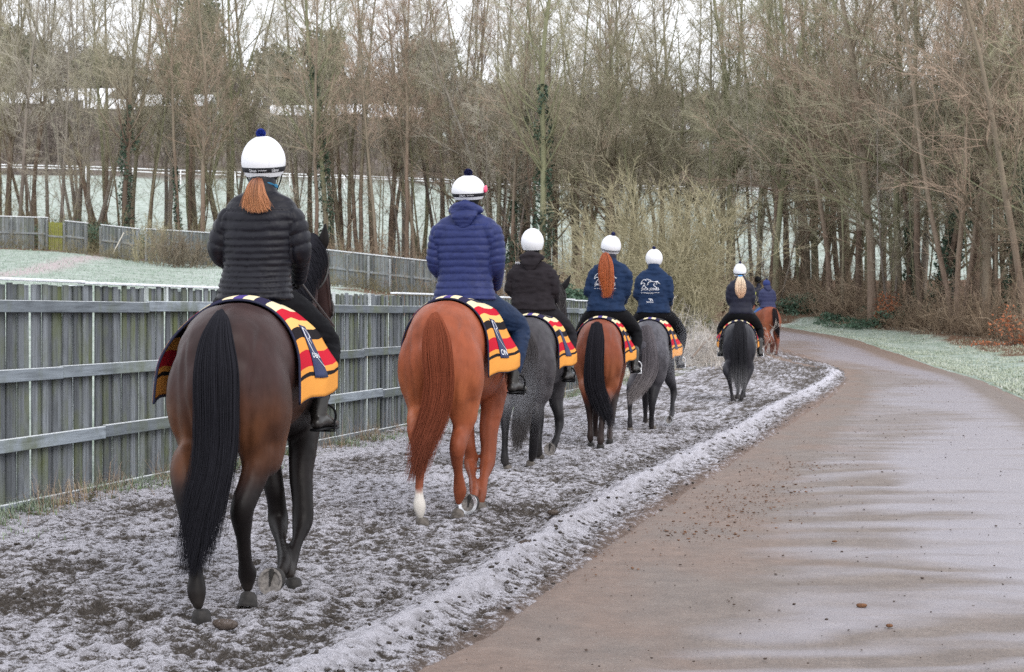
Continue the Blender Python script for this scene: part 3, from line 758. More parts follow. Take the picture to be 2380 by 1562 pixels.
# ivy: leaves packed round a trunk
M_ivy = M('ivy_leaf', .6, .3); co = M_ivy.coord(); M_ivy.col(M_ivy.ramp(M_ivy.noise(co, 7, 4, .8), [(.3, (.022, .042, .030)), (.6, (.060, .10, .065)), (.8, (.12, .17, .12))])); M_ivy = M_ivy.m
def leaf_cloud(pts, size, rg, nrm=None):
    n = len(pts); a = rg.normal(size=(n, 3)); a /= np.linalg.norm(a, axis=1, keepdims=True)
    b = np.cross(a, rg.normal(size=(n, 3))); b /= np.linalg.norm(b, axis=1, keepdims=True)
    s = size*rg.uniform(.6, 1.4, (n, 1)); V = np.stack([pts-a*s, pts+b*s*.6, pts+a*s, pts-b*s*.6], 1).reshape(-1, 3)
    return V, (np.arange(n)*4)[:, None]+np.array([[0, 1, 2, 3]])
def ivy_mesh(tp, tr, z0, z1, fat, n, seed):
    rg = np.random.default_rng(seed); k = rg.integers(0, len(tp)); path = tp[k]
    z = rg.uniform(z0, z1, n); cx = np.interp(z, path[:, 2], path[:, 0]); cy = np.interp(z, path[:, 2], path[:, 1]); r = np.interp(z, path[:, 2], tr[k])
    az = rg.uniform(0, 6.28, n); lump = .6+.9*np.abs(noise3(z*.8+seed, az*.8, 0))*2
    kp = noise3(z*.55+seed*3, np.cos(az)*.7, np.sin(az)*.7) > -.12; z, cx, cy, r, az, lump = z[kp], cx[kp], cy[kp], r[kp], az[kp], lump[kp]; n = len(z)
    rr = r+fat*lump*rg.beta(2, 1.4, n)*np.minimum(1, (z1-z)/2.5+.25)
    V, q = leaf_cloud(np.stack([cx+np.cos(az)*rr, cy+np.sin(az)*rr, z], 1), .085, rg)
    return mk_mesh('ivy', V, q, False)

def place_tree(k, x, y, mats, label, group, scale=1.0, sz=1.0, rz=None, ivy=None, name='bare_tree', tilt=None):
    z = gz(x, y)-.05+(.25 if (y < 95 and x > 9) else 0)
    root = empty(name, (x, y, z), rt.uniform(0, 6.28) if rz is None else rz)
    root.scale = (scale, scale, scale*sz)
    if tilt is not None: root.rotation_euler = (tilt[0], tilt[1], root.rotation_euler[2])
    tag(root, label, 'tree', group)
    tm, cm, tp, tr = PROTO[k]
    for nm, me, mt in (('trunk', tm, mats[0]), ('crown', cm, mats[1])):
        o = bpy.data.objects.new(nm, me); col.objects.link(o); o.parent = root
        if not me.materials: me.materials.append(mt)
        o.material_slots[0].link = 'OBJECT'; o.material_slots[0].material = mt
    if ivy: obj('ivy', ivy_mesh(tp, tr, *ivy), M_ivy, root)
    return root
SETS = [(B_brown, T_brown), (B_olive, T_olive), (B_red, T_red), (B_grey, T_grey)]
def tz_line(u):   # depth of the edge of the wood
    return np.interp(u, [-200, 0, 500, 1000, 1300, 1600, 1850, 2100, 2400, 2700], [105, 104, 101, 96, 92, 90, 84, 74, 66, 62])
# visible front-row trunks, read off the photograph: (u at the foot, proto, set, dy, scale, label, ivy)
front = [
    (42, 3, 3, 2, 1.0, 'leaning grey brown tree at the left edge of the wood', None),
    (20, 0, 0, 5, 1.0, 'upright brown tree left of the leaning one at the left edge', None),
    (112, 1, 3, 8, .95, 'slim pale barked tree above the yellowish fence panel', None),
    (140, 5, 3, 3, 1.05, 'slim grey tree just right of the yellowish fence panel', None),
    (215, 2, 3, 6, 1.0, 'forked pale grey tree above the first gap of the far fence', None),
    (288, 0, 0, 0, 1.0, 'tree with a dark column of ivy up its trunk, left of the nearest rider', (0.1, 9.0, .40, 1900, 1)),
    (250, 1, 1, 9, 1.0, 'greenish tree just left of the ivy column', None),
    (345, 3, 0, 4, 1.0, 'crooked tree with low dark branches right of the ivy column', None),
    (418, 5, 2, 1, 1.1, 'leaning reddish trunk above the far fence, left of the nearest rider', (.1, 5, .16, 700, 2)),
    (440, 1, 0, 3, 1.0, 'straight brown tree right of the leaning reddish trunk', None),
    (470, 0, 2, 0, .9, 'reddish footed tree close to the nearest rider\'s left shoulder', None),
    (520, 2, 0, 6, 1.0, 'forked brown tree behind the nearest rider\'s ponytail', None),
    (700, 5, 0, 2, .9, 'thin tree just right of the nearest rider\'s helmet', None),
    (728, 3, 2, 0, .95, 'reddish trunk that leans left, right of the nearest rider\'s shoulder', None),
    (762, 0, 1, 1, 1.05, 'tall ivy clad tree right of the nearest rider', (2.0, 12.5, .38, 2000, 3)),
    (800, 1, 0, 5, 1.0, 'straight slim tree right of the tall ivy clad one', None),
    (838, 2, 0, 2, 1.0, 'forked dark tree midway between the two nearest riders', None),
    (880, 5, 2, 0, .95, 'thin red brown tree midway between the two nearest riders', None),
    (905, 0, 2, 4, 1.0, 'reddish trunk left of the blue quilted jacket', None),
    (945, 1, 2, 1, 1.0, 'close pair member, left red brown trunk beside the blue jacket', None),
    (968, 5, 2, 2, 1.0, 'close pair member, right red brown trunk beside the blue jacket', None),
    (1150, 1, 0, 3, 1.0, 'slim tree just right of the second rider\'s helmet', None),
    (1180, 3, 2, 1, .9, 'dark ivy wrapped trunk left of the plain white helmet', (.1, 6, .34, 1500, 4)),
    (1205, 1, 1, 4, 1.0, 'slim ivy trunk above the plain white helmet', (.1, 12, .26, 2400, 5)),
    (1262, 0, 1, 0, 1.15, 'broad ivy clad tree behind the rider with the plain white helmet', (.1, 10.5, .46, 2300, 6)),
    (1345, 3, 0, 2, 1.0, 'dark trunk right of the broad ivy clad tree', None),
    (1370, 5, 2, 5, 1.0, 'reddish slim trunk left of the big yellowish bush', None),
    (1760, 1, 1, 3, 1.0, 'green barked trunk right of the big yellowish bush', None),
    (1800, 0, 1, 1, 1.0, 'tall greenish trunk above the two farthest riders', None),
    (1835, 2, 0, 6, 1.0, 'forked brown trunk right of the farthest riders', None),
    (1880, 0, 1, 3, 1.05, 'stout straight green brown trunk at the start of the grass verge', None),
    (1930, 3, 2, 1, 1.0, 'leaning red brown trunk behind the grass verge', None),
    (1965, 4, 1, 4, 1.0, 'many stemmed tree behind the middle of the verge', None),
    (2030, 0, 2, 0, 1.15, 'tall smooth trunk left of the dark ivy pair', None),
    (2060, 1, 0, 6, 1.0, 'slim trunk just behind the tall smooth one', None),
    (2105, 3, 0, 2, 1.0, 'dark trunk with thin ivy left of the V shaped ivy tree', (.1, 5, .22, 1400, 7)),
    (2150, 2, 0, 1, 1.1, 'V shaped tree with dark ivy at the right of the photo', (.1, 9, .50, 3400, 8)),
    (2225, 4, 2, 0, 1.1, 'large pale brown tree splitting into several stems at right', None),
    (2265, 0, 2, 3, 1.0, 'red brown trunk behind the large pale brown tree', None),
    (2310, 5, 1, 1, 1.1, 'slim trunk with leafy bramble at its foot near the right edge', None),
    (2345, 3, 0, 2, 1.2, 'dark ivied trunk near the right edge of the photo', (.1, 8, .35, 2200, 9)),
    (2395, 2, 2, 0, 1.0, 'trunk cut by the right edge of the photo', None),
]
for (u, k, st, dy, s_, lab, iv) in front:
    y = float(tz_line(u))+dy*1.6; x = (u-1190)/3808*y
    place_tree(k, x, y, SETS[st], lab, 'bare trees along the edge of the wood', s_, 1.0, ivy=iv)
# spreading olive / red twigged trees of the right hand wood edge: masses of low branches
for (u, k, st, dy, s_, lab) in [
    (1420, 6, 0, 4, 1.15, 'spreading brown twigged tree behind the left of the big bush'), (1560, 7, 1, 10, 1.3, 'spreading olive twigged tree rising behind the big yellowish bush'),
    (1690, 6, 1, 8, 1.25, 'wide olive twigged tree right of the big yellowish bush'), (1790, 7, 2, 2, 1.2, 'spreading red twigged tree above the farthest riders'),
    (1900, 6, 1, 5, 1.2, 'wide greenish twigged tree above the start of the verge'), (2000, 7, 2, 3, 1.15, 'large red twigged tree with arching branches above the verge'),
    (2090, 6, 1, 2, 1.1, 'green twigged tree with long arching branches at right'), (2190, 7, 2, 4, 1.2, 'broad red twigged tree near the V shaped ivy tree'),
    (2290, 6, 2, 1, 1.15, 'red twigged tree low over the bank at right'), (2380, 7, 1, 3, 1.2, 'green twigged tree filling the upper right edge'), (2470, 6, 1, 0, 1.1, 'green branches reaching in from beyond the right edge'),
    (1080, 6, 0, 12, 1.1, 'spreading brown twigged tree behind the blue jacket'), (1230, 7, 0, 9, 1.2, 'spreading grey brown tree above the plain white helmet')]:
    y = float(tz_line(u))+dy*1.4; x = (u-1190)/3808*y
    place_tree(k, x, y, SETS[st], lab, 'spreading trees of the wood edge', s_, 1.0)
# the wood behind: ranks of similar slim trees
ANCH = [(-400, 'left edge of the photo'), (130, 'yellowish fence panel'), (288, 'left ivy column'), (607, 'nearest helmet'), (762, 'tall ivy clad tree'), (1085, 'second helmet'), (1235, 'plain white helmet'),
        (1410, 'long ginger ponytail'), (1530, 'big bush'), (1720, 'blonde ponytail'), (1785, 'farthest riders'), (1890, 'start of the grass verge'), (2030, 'tall smooth trunk'), (2150, 'V shaped ivy tree'), (2260, 'large pale brown tree'), (2395, 'right edge trunk')]
ORDN = ['first', 'second', 'third', 'fourth', 'fifth', 'sixth', 'seventh', 'eighth', 'ninth', 'tenth', 'eleventh', 'twelfth']
cnt = {}
i = 0
for row, (dY, step, lab) in enumerate([(4, 40, 'slender sapling rank'), (9, 44, 'second rank'), (17, 44, 'middle of the wood'), (26, 52, 'back of the wood')]):
    u = -120.
    while u < 2560:
        uu = u+rt.uniform(-18, 18); right = uu > 1250
        if row == 3 and uu < 1050 or (row == 2 and uu < 700 and rt.random() < .35): u += step; continue
        y = float(tz_line(uu))+dY+rt.uniform(-3, 3); x = (uu-1190)/3808*y
        st = rt.choice([0, 1, 2, 3], p=[.34, .42, .08, .16] if right else [.34, .24, .04, .38])
        k = rt.integers(0, 6)
        if right and rt.random() < .3: k = rt.integers(6, 8)
        if row == 0: k = rt.integers(8, 10)
        an = [a for a in ANCH if a[0] <= uu][-1]; cnt[(row, an[1])] = cnt.get((row, an[1]), 0)+1
        colw = ('brown', 'olive', 'reddish', 'grey')[int(st)]
        place_tree(int(k), x, y, SETS[int(st)], f'{colw} bare tree, {lab}, {ORDN[cnt[(row, an[1])]-1]} right of the {an[1]}', 'bare trees in the depth of the wood', rt.uniform(.85, 1.12), rt.uniform(.9, 1.05))
        u += step*(1.5 if uu > 1250 else (1.65 if uu < 900 else 1.3)); i += 1
print('ranks', i)

# ------------------------------------------------------------ shrubs, brambles, bush
def stems_mesh(n, h, spread, seed, per=6, per2=5, r=.012, twig=.005, up=.03, wob=.14, base=.3, tips=True):
    rg = np.random.default_rng(seed)
    az = rg.uniform(0, 6.28, n); inc = np.abs(rg.normal(0, spread, n))
    D = np.stack([np.sin(inc)*np.cos(az), np.sin(inc)*np.sin(az), np.cos(inc)], 1)
    P0 = np.stack([np.cos(az), np.sin(az), 0*az], 1)*base*rg.random((n, 1))
    L = h*rg.uniform(.55, 1.05, n)
    b1 = grow(P0, D, L, np.full(n, r), np.full(n, r*.4), 8, wob, up, rg)
    mb = MB(); V, q = segs(*to_segs(b1[0], b1[1]), n=4); mb.add(V, Q=q, a=0)
    p, d, l, _ = children_of(*b1, L, per, .15, 40, .42, rg)
    b2 = grow(p, d, l, np.full(len(p), r*.5), np.full(len(p), twig*.8), 4, wob*1.3, up, rg)
    V, q = segs(*to_segs(b2[0], b2[1])); mb.add(V, Q=q, a=.5)
    p, d, l, _ = children_of(*b2, l, per2, .1, 40, .5, rg)
    b3 = grow(p, d, np.maximum(l, .12), np.full(len(p), twig), np.full(len(p), twig*.4), 2, wob*1.5, up, rg)
    V, q = segs(*to_segs(b3[0], b3[1])); mb.add(V, Q=q, a=1)
    return mb
def twig_mat(name, stops, scale=.9):
    m = M(name, .85, .15); co = m.coord(); m.col(m.ramp(m.noise(co, scale, 5, .75), stops)); return m.m
M_bush = twig_mat('bush_twigs', [(.3, (.21, .19, .12)), (.5, (.32, .29, .185)), (.7, (.48, .43, .31))], 1.6)
def bush(u, Y, w_, h, mat, label, seed, n=60, per=9, per2=7, r=.02, twig=.008, spread=.5, name='bush', lateral=None, up=.02, wob=.14):
    x = (u-1190)/3808*Y; z = gz(x, Y)-.1
    root = empty(name, (x, Y, z)); tag(root, label, 'bush')
    mb = stems_mesh(n, h, spread, seed, per, per2, r, twig, up, wob, base=w_)
    V, F = mb.arrays(); a = np.concatenate(mb.A)
    obj('stems', mk_mesh('stems', V, [f[a[f[:, 0]] < .9] for f in F]), mat, root)
    obj('twigs', mk_mesh('twigs', V, [f[a[f[:, 0]] >= .9] for f in F], False), mat, root)
    return root
bush(1528, 63, 1.6, 6.4, M_bush, 'big yellowish green bare bush behind the riders in navy jackets', 5, n=105, per=12, per2=9, spread=.31, wob=.11, r=.018, twig=.0065, up=-.03)
bush(1605, 60, .7, 3.2, M_bush, 'lower yellowish bush to the right of the big one, beside the bend', 6, n=34, per=9, per2=7, spread=.22, wob=.12, up=0)
bush(1440, 60, 1.3, 4.0, M_bush, 'low yellowish thicket at the left foot of the big bush', 8, n=45, per=9, per2=7, spread=.42, wob=.10, up=-.03)
M_frostb = twig_mat('frosted_twigs', [(.3, (.25, .21, .18)), (.5, (.42, .38, .34)), (.7, (.62, .60, .58))], 2)
bush(1668, 50, .9, 1.6, M_frostb, 'low frosted brushwood beside the walk, right of the big bush', 9, n=34, per=8, per2=6, spread=.8, r=.010, twig=.005)
bush(1590, 47, 1.1, 1.3, M_frostb, 'frosted brushwood heap behind the second grey horse', 10, n=26, per=8, per2=6, spread=.8, r=.010, twig=.005)
bush(345, 88, .9, 2.6, M_bush, 'thin yellow stemmed shrub in front of the far fence', 12, n=26, per=7, per2=5, spread=.35)
bush(420, 86, 1.2, 2.2, twig_mat('brown_scrub', [(.3, (.12, .095, .07)), (.7, (.28, .24, .18))]), 'brown scrub in front of the far fence beside the nearest rider', 13, n=50, per=8, per2=6, spread=.6)
# dark evergreen shrubs
M_ever = M('evergreen_leaf', .55, .3); M_ever.col(M_ever.ramp(M_ever.noise(M_ever.coord(), 3, 5, .8), [(.3, (.025, .055, .032)), (.55, (.075, .13, .085)), (.75, (.20, .28, .22))])); M_ever = M_ever.m
def leaf_shrub(u, Y, rx_, h, n, label, seed, mat=M_ever, size=.06, ry=None, zoff=0):
    x = (u-1190)/3808*Y; z = gz(x, Y)-.1+zoff
    root = empty('evergreen_shrub' if mat is M_ever else 'leafy_shrub', (x, Y, z)); tag(root, label, 'shrub')
    rg = np.random.default_rng(seed); k = 26
    c = np.stack([rg.normal(0, rx_*.42, k), rg.normal(0, (ry or rx_)*.42, k), rg.uniform(.1, .9, k)*h], 1); c[:, 2] *= np.exp(-(c[:, 0]/rx_)**2)
    i = rg.integers(0, k, n); d = rg.normal(size=(n, 3)); d /= np.linalg.norm(d, axis=1, keepdims=True)
    p = c[i]+d*(rg.random((n, 1))**.4)*np.array([rx_*.34, rx_*.34, h*.2]); p[:, 2] = np.maximum(p[:, 2], 0)
    V, q = leaf_cloud(p, size, rg)
    obj('leaves', mk_mesh('leaves', V, q, False), mat, root)
    V, q = segs(np.zeros((k, 3)), c, np.full(k, .02), np.full(k, .008)); obj('stems', mk_mesh('stems', V, q), B_brown, root)
leaf_shrub(1335, 58, 1.15, 2.05, 6500, 'green evergreen shrub behind the near fence, left of the ginger ponytail', 31)
leaf_shrub(1625, 66, 1.0, 1.0, 2500, 'dark evergreen clump below the big bush', 32)
leaf_shrub(210, 99, 3.4, 1.9, 5200, 'dark evergreen thicket above the first gap in the far fence', 33)
leaf_shrub(345, 98, 2.6, 1.3, 3500, 'frosted grey green thicket behind the fence, right of the ivy column', 34)
leaf_shrub(95, 98, 2.2, 1.6, 2600, 'dark thicket behind the yellowish fence panel', 35)
leaf_shrub(1870, 85, 1.8, 1.35, 4200, 'dark low bramble mound at the start of the verge', 36)
leaf_shrub(2040, 77, 1.9, 1.3, 4200, 'dark bramble mound on the bank in the middle of the verge', 37)
leaf_shrub(1955, 80, 1.4, .8, 2600, 'low bramble patch between the two bramble mounds', 38)
M_beech = M('dead_beech_leaf', .8, .2); M_beech.col(M_beech.ramp(M_beech.noise(M_beech.coord(), 6, 4, .8), [(.3, (.20, .07, .035)), (.55, (.42, .15, .07)), (.75, (.58, .26, .13))])); M_beech = M_beech.m
leaf_shrub(2358, 63, 1.1, 1.9, 520, 'orange brown leafed beech sapling at the right edge', 41, M_beech, .05)
leaf_shrub(2065, 76, .9, 2.4, 700, 'small orange leafed sapling before the V shaped ivy tree', 42, M_beech, .05)
leaf_shrub(2290, 63, 1.0, .6, 170, 'low orange brown leaves on the bank near the right edge', 43, M_beech, .045)
# undergrowth belt (uncountable)
def undergrowth(name, n, ufun, yfun, hfun, mat, label, seed, r=.012):
    rg = np.random.default_rng(seed); u = ufun(rg, n); Y = yfun(rg, u); x = (u-1190)/3808*Y
    z = ground_z(x, Y)+np.where(x > 9, .2, -.03)
    az = rg.uniform(0, 6.28, n); inc = np.abs(rg.normal(.2, .5, n)); D = np.stack([np.sin(inc)*np.cos(az), np.sin(inc)*np.sin(az), np.cos(inc)], 1)
    L = hfun(rg, u)
    b1 = grow(np.stack([x, Y, z], 1), D, L, np.full(n, r), np.full(n, r*.5), 4, .24, -.05, rg)
    mb = MB(); V, q = segs(*to_segs(b1[0], b1[1])); mb.add(V, Q=q)
    p, d, l, _ = children_of(*b1, L, 5, .15, 50, .42, rg)
    b2 = grow(p, d, l, np.full(len(p), r*.7), np.full(len(p), r*.35), 2, .3, 0, rg); V, q = segs(*to_segs(b2[0], b2[1])); mb.add(V, Q=q)
    p, d, l, _ = children_of(*b2, l, 2, .15, 50, .5, rg)
    b2 = grow(p, d, np.maximum(l, .15), np.full(len(p), r*.45), np.full(len(p), r*.3), 1, .25, 0, rg); V, q = segs(*to_segs(b2[0], b2[1])); mb.add(V, Q=q)
    return tag(obj(name, mb.mesh(name, False), mat), label, 'undergrowth', kind='stuff')
M_und = twig_mat('undergrowth_twigs', [(.25, (.11, .08, .058)), (.5, (.24, .18, .125)), (.75, (.44, .36, .27))], .5)
M_und2 = twig_mat('undergrowth_twigs_olive', [(.25, (.08, .07, .04)), (.5, (.17, .15, .09)), (.75, (.30, .27, .17))], .5)
undergrowth('undergrowth', 2700, lambda g, n: g.uniform(1660, 2520, n), lambda g, u: tz_line(u)+np.interp(u, [1700, 2000, 2400], [0, -1, -4])+g.gamma(2, 3, len(u)), lambda g, u: g.gamma(4, .36, len(u)), M_und, 'tangled red brown undergrowth on the bank right of the road', 51, .013)
undergrowth('woodland_scrub', 1500, lambda g, n: g.uniform(760, 1720, n), lambda g, u: np.interp(u, [760, 1000, 1300, 1700], [90, 82, 72, 66])+g.gamma(2, 5, len(u)), lambda g, u: g.gamma(4, .42, len(u)), M_und, 'red brown scrub in the wood behind the middle riders', 52, .014)
undergrowth('hedge_scrub', 850, lambda g, n: g.uniform(-60, 800, n), lambda g, u: np.interp(u, [-60, 500, 800], [98, 95, 91])+g.gamma(1.6, 2.5, len(u)), lambda g, u: g.gamma(4, .40, len(u)), M_und2, 'brown green hedge scrub behind the far fence', 53, .014)
undergrowth('fence_weeds', 600, lambda g, n: g.uniform(-60, 1150, n), lambda g, u: np.interp(u, [-60, 500, 800, 1150], [94.3, 88.8, 85.5, 81])-np.abs(g.normal(0, .8, len(u))), lambda g, u: g.gamma(3, .25, len(u)), M_und2, 'dead weeds along the foot of the far fence', 54, .010)
undergrowth('brush_fringe', 450, lambda g, n: g.uniform(1480, 1700, n), lambda g, u: g.uniform(44, 66, len(u)), lambda g, u: g.gamma(3, .22, len(u)), M_frostb, 'frosted dead stems beside the walk beyond the fence', 55, .009)

# fallen branch beside the walk
a, b = P(1608, 832, 45), P(1668, 770, 47); V, q = segs([a, (a+b)/2+[0, 0, .05]], [(a+b)/2+[0, 0, .05], b], [.03, .022], [.022, .01], 6)
tag(obj('fallen_branch', mk_mesh('fallen_branch', V, q), B_brown), 'dark bare branch leaning up beside the walk behind the second grey horse', 'branch')

# ------------------------------------------------------------ far hillside: hedges, woodland, barns, evergreens
ct, cc, _, _ = tree_mesh(77, H=11, r0=.25, forks=3, nl=30, ang=55, spread=.42, per2=6, per3=5, per4=2, twig=.03, tmin=.12, lowtwigs=0)
V = np.concatenate([coords(ct), coords(cc)]); nf = len(coords(ct))
def polys(me):
    a = np.empty(len(me.loops), np.int32); me.loops.foreach_get('vertex_index', a); return a.reshape(-1, 4)
farp = mk_mesh('far_tree', V, np.concatenate([polys(ct), polys(cc)+nf]), False)
def mass(name, n, u0, u1, y0, y1, seed, mat, label, smin=.7, smax=1.3, proto=farp):
    """one far-off wood that reads as a mass: instances on points"""
    rg = np.random.default_rng(seed); u = rg.uniform(u0, u1, n); Y = rg.uniform(y0, y1, n); x = (u-1190)/3808*Y
    me = bpy.data.meshes.new(name); me.vertices.add(n); me.vertices.foreach_set('co', np.stack([x, Y, ground_z(x, Y)-.3], 1).astype(np.float32).ravel())
    set_attr(me, 'sc', rg.uniform(smin, smax, n)); set_attr(me, 'rz', rg.uniform(0, 6.28, n)); me.update()
    o = bpy.data.objects.new(name, me); col.objects.link(o)
    src = bpy.data.objects.new('far_tree_source', proto.copy()); src.data.materials.clear(); src.data.materials.append(mat)
    ng = bpy.data.node_groups.new(name, 'GeometryNodeTree')
    ng.interface.new_socket('Geometry', in_out='INPUT', socket_type='NodeSocketGeometry'); ng.interface.new_socket('Geometry', in_out='OUTPUT', socket_type='NodeSocketGeometry')
    N = ng.nodes; gi, go = N.new('NodeGroupInput'), N.new('NodeGroupOutput'); io = N.new('GeometryNodeInstanceOnPoints'); oi = N.new('GeometryNodeObjectInfo')
    oi.inputs['Object'].default_value = src; m2p = N.new('GeometryNodeMeshToPoints')
    s1 = N.new('GeometryNodeInputNamedAttribute'); s1.data_type = 'FLOAT'; s1.inputs[0].default_value = 'sc'
    s2 = N.new('GeometryNodeInputNamedAttribute'); s2.data_type = 'FLOAT'; s2.inputs[0].default_value = 'rz'
    cx = N.new('ShaderNodeCombineXYZ'); L = ng.links.new
    L(gi.outputs[0], m2p.inputs[0]); L(m2p.outputs[0], io.inputs['Points']); L(oi.outputs['Geometry'], io.inputs['Instance'])
    L(s2.outputs[0], cx.inputs[2]); L(cx.outputs[0], io.inputs['Rotation']); L(s1.outputs[0], io.inputs['Scale']); L(io.outputs[0], go.inputs[0])
    md = o.modifiers.new('g', 'NODES'); md.node_group = ng
    return tag(o, label, 'wood', kind='stuff')
M_farw = twig_mat('far_wood', [(.3, (.13, .11, .095)), (.7, (.22, .185, .165))], .2)
M_farg = twig_mat('far_wood_olive', [(.3, (.10, .105, .075)), (.7, (.17, .17, .13))], .2)
mass('hillside_wood', 420, -350, 2750, 432, 560, 61, M_farw, 'bare brown wood along the top of the far hill', .9, 1.5)
mass('hedgerow', 260, -300, 2700, 226, 262, 62, M_farw, 'dark brown hedgerow trees just beyond the white running rail', .45, .8)
mass('hillside_scrub', 260, -300, 2700, 262, 330, 63, M_farg, 'scrubby brown trees on the lower slope of the far hill', .3, .6)
mass('upper_scrub', 200, -350, 2700, 395, 432, 64, M_farw, 'trees at the foot of the hilltop wood', .8, 1.2)
# rounded evergreens on the crest
M_pine = M('far_evergreen', .8, .1); M_pine.col(M_pine.ramp(M_pine.noise(M_pine.coord(), .9, 5, .8), [(.3, (.035, .050, .030)), (.6, (.085, .10, .060)), (.8, (.13, .14, .09))])); M_pine = M_pine.m
def pine(u, Y, w_, h, label, seed):
    x = (u-1190)/3808*Y; z = gz(x, Y); rg = np.random.default_rng(seed)
    root = empty('evergreen_tree', (x, Y, z)); tag(root, label, 'tree', 'rounded evergreens on the far hill')
    k = 40; c = rg.normal(size=(k, 3)); c /= np.linalg.norm(c, axis=1, keepdims=True); c *= rg.random((k, 1))**.5*.75
    c = c*[w_/2, w_/2, h*.36]+[0, 0, h*.62]
    n = 5200; i = rg.integers(0, k, n); d = rg.normal(size=(n, 3)); d /= np.linalg.norm(d, axis=1, keepdims=True)
    p = c[i]+d*rg.random((n, 1))**.35*[w_*.17, w_*.17, h*.11]
    V, q = leaf_cloud(p, .45, rg); obj('crown', mk_mesh('crown', V, q, False), M_pine, root)
    V, q = segs([[0, 0, -1]], [[0, 0, h*.6]], [.6], [.3], 7); obj('trunk', mk_mesh('trunk', V, q), B_brown, root)
for (u, Y, w_, h, lab) in [(35, 430, 24, 22, 'dark rounded evergreen on the crest at the left edge'), (470, 380, 15, 34, 'tall domed evergreen above and left of the nearest helmet'), (425, 400, 14, 20, 'smaller evergreen left of the tall domed one'),
                           (235, 430, 16, 17, 'low evergreen on the crest left of centre of the left hill'), (640, 400, 16, 21, 'evergreen on the crest right of the nearest helmet'), (745, 390, 15, 27, 'evergreen on the hill behind the tall ivy clad tree'), (1000, 400, 20, 26, 'evergreen on the hill above the second helmet')]:
    pine(u, Y, w_, h, lab, int(u))
# frosted barn roofs
M_roof = plain('frosted_roof', (.88, .89, .94), .7, noise=.12, nscale=.6); M_wall = plain('barn_wall', (.16, .14, .13), .9, noise=.2, nscale=.5)
def barn(u, Y, L, w_, h, label, rz=.0, zb=0):
    x = (u-1190)/3808*Y; z = gz(x, Y)+zb; root = empty('barn', (x, Y, z), rz); tag(root, label, 'barn', 'barns on the far hill')
    mb = MB(); mb.box((0, 0, h*.3-1), (L/2, w_/2, h*.3+1)); obj('wall', mb.mesh('wall', False), M_wall, root)
    for sgn, nm in ((-1, 'roof'), (1, 'roof')):
        V = np.array([[-L/2-.4, sgn*(w_/2+.4), h*.6-.1], [L/2+.4, sgn*(w_/2+.4), h*.6-.1], [L/2+.4, 0, h], [-L/2-.4, 0, h]])
        V = np.concatenate([V, V+[0, 0, .25]]); F = [[0, 1, 2, 3], [4, 7, 6, 5], [0, 4, 5, 1], [2, 6, 7, 3], [0, 3, 7, 4], [1, 5, 6, 2]]
        obj(nm, mk_mesh('roof', V, F, False), M_roof, root)
    V = np.array([[-L/2, -w_/2, h*.6], [-L/2, w_/2, h*.6], [-L/2, 0, h-.05], [L/2, -w_/2, h*.6], [L/2, w_/2, h*.6], [L/2, 0, h-.05]])
    obj('gable', mk_mesh('gable', V, [[0, 1, 2], [3, 5, 4]], False), M_wall, root)
for (u, Y, L, w_, h, lab, rz) in [(60, 345, 13, 14, 7, 'long frosted barn roof at the left edge of the far hill', .1), (185, 350, 15, 15, 8, 'wide frosted barn roof left of the ivy column', -.1), (262, 343, 11, 12, 6.5, 'frosted barn roof just right of the wide one', .25),
                                  (400, 352, 17, 14, 7.5, 'frosted barn roof above the right of the ivy column', 0), (705, 345, 13, 13, 6.5, 'frosted barn roof right of the nearest helmet', .15), (830, 350, 13, 14, 7, 'frosted barn roof left of the second helmet', -.2), (915, 348, 12, 13, 7, 'small frosted barn roof near the second helmet', .1)]:
    barn(u, Y, L, w_, h, lab, rz)
# ------------------------------------------------------------ horses
BSEC = np.array([  # y, zc, halfwidth, halfheight (rear to chest), for a 1.6 m croup
 (-.03, 1.20, .10, .17), (.03, 1.22, .185, .27), (.10, 1.235, .235, .315), (.20, 1.25, .268, .335), (.32, 1.265, .285, .335), (.48, 1.26, .285, .33), (.68, 1.225, .283, .325),
 (.90, 1.19, .285, .335), (1.12, 1.175, .275, .36), (1.32, 1.19, .245, .37), (1.48, 1.20, .21, .34), (1.60, 1.19, .165, .27), (1.68, 1.17, .11, .18)])
def bsec(y): return [np.interp(y, BSEC[:, 0], BSEC[:, i]) for i in (1, 2, 3)]
def w2l(p, org, h):
    d = np.asarray(p)-org; c, s = math.cos(h), math.sin(h)
    return np.array([d[0]*c-d[1]*s, d[0]*s+d[1]*c, d[2]])
def coat_mat(name, rough=.5, spec=.35, streak=.18):
    m = M(name, rough, spec); m.b.inputs['Sheen Weight'].default_value = .0; m.b.inputs['Sheen Roughness'].default_value = .4
    co = m.coord(); base = m.attr('coat', 'Color')
    n = m.noise(m.mapping(co, (60, 60, 8)), 1.5, 4, .7); n2 = m.noise(co, 5, 4, .6)
    hsv = m.n('ShaderNodeHueSaturation'); m.l(base, hsv.inputs['Color'])
    m.l(m.math('ADD', m.math('MULTIPLY', m.math('ADD', n, n2), streak*1.6), 1-streak*1.6), hsv.inputs['Value'])
    m.col(hsv.outputs[0]); m.bump(n, .3, .004)
    m.l(m.math('ADD', m.math('MULTIPLY', n2, .22), rough-.11), m.b.inputs['Roughness'])
    return m.m
M_coat = coat_mat('horse_coat', .46, .15)
M_tail = coat_mat('horse_hair', .8, .03, .2)
M_hoofl = plain('pale_hoof_horn', (.10, .088, .078), .8, noise=.5, nscale=30, bump=.3)
M_hoof = plain('hoof_horn', (.022, .020, .019), .7, noise=.5, nscale=30, bump=.3)
M_sole = plain('hoof_sole', (.20, .185, .175), .85, noise=.45, nscale=40, bump=.5)
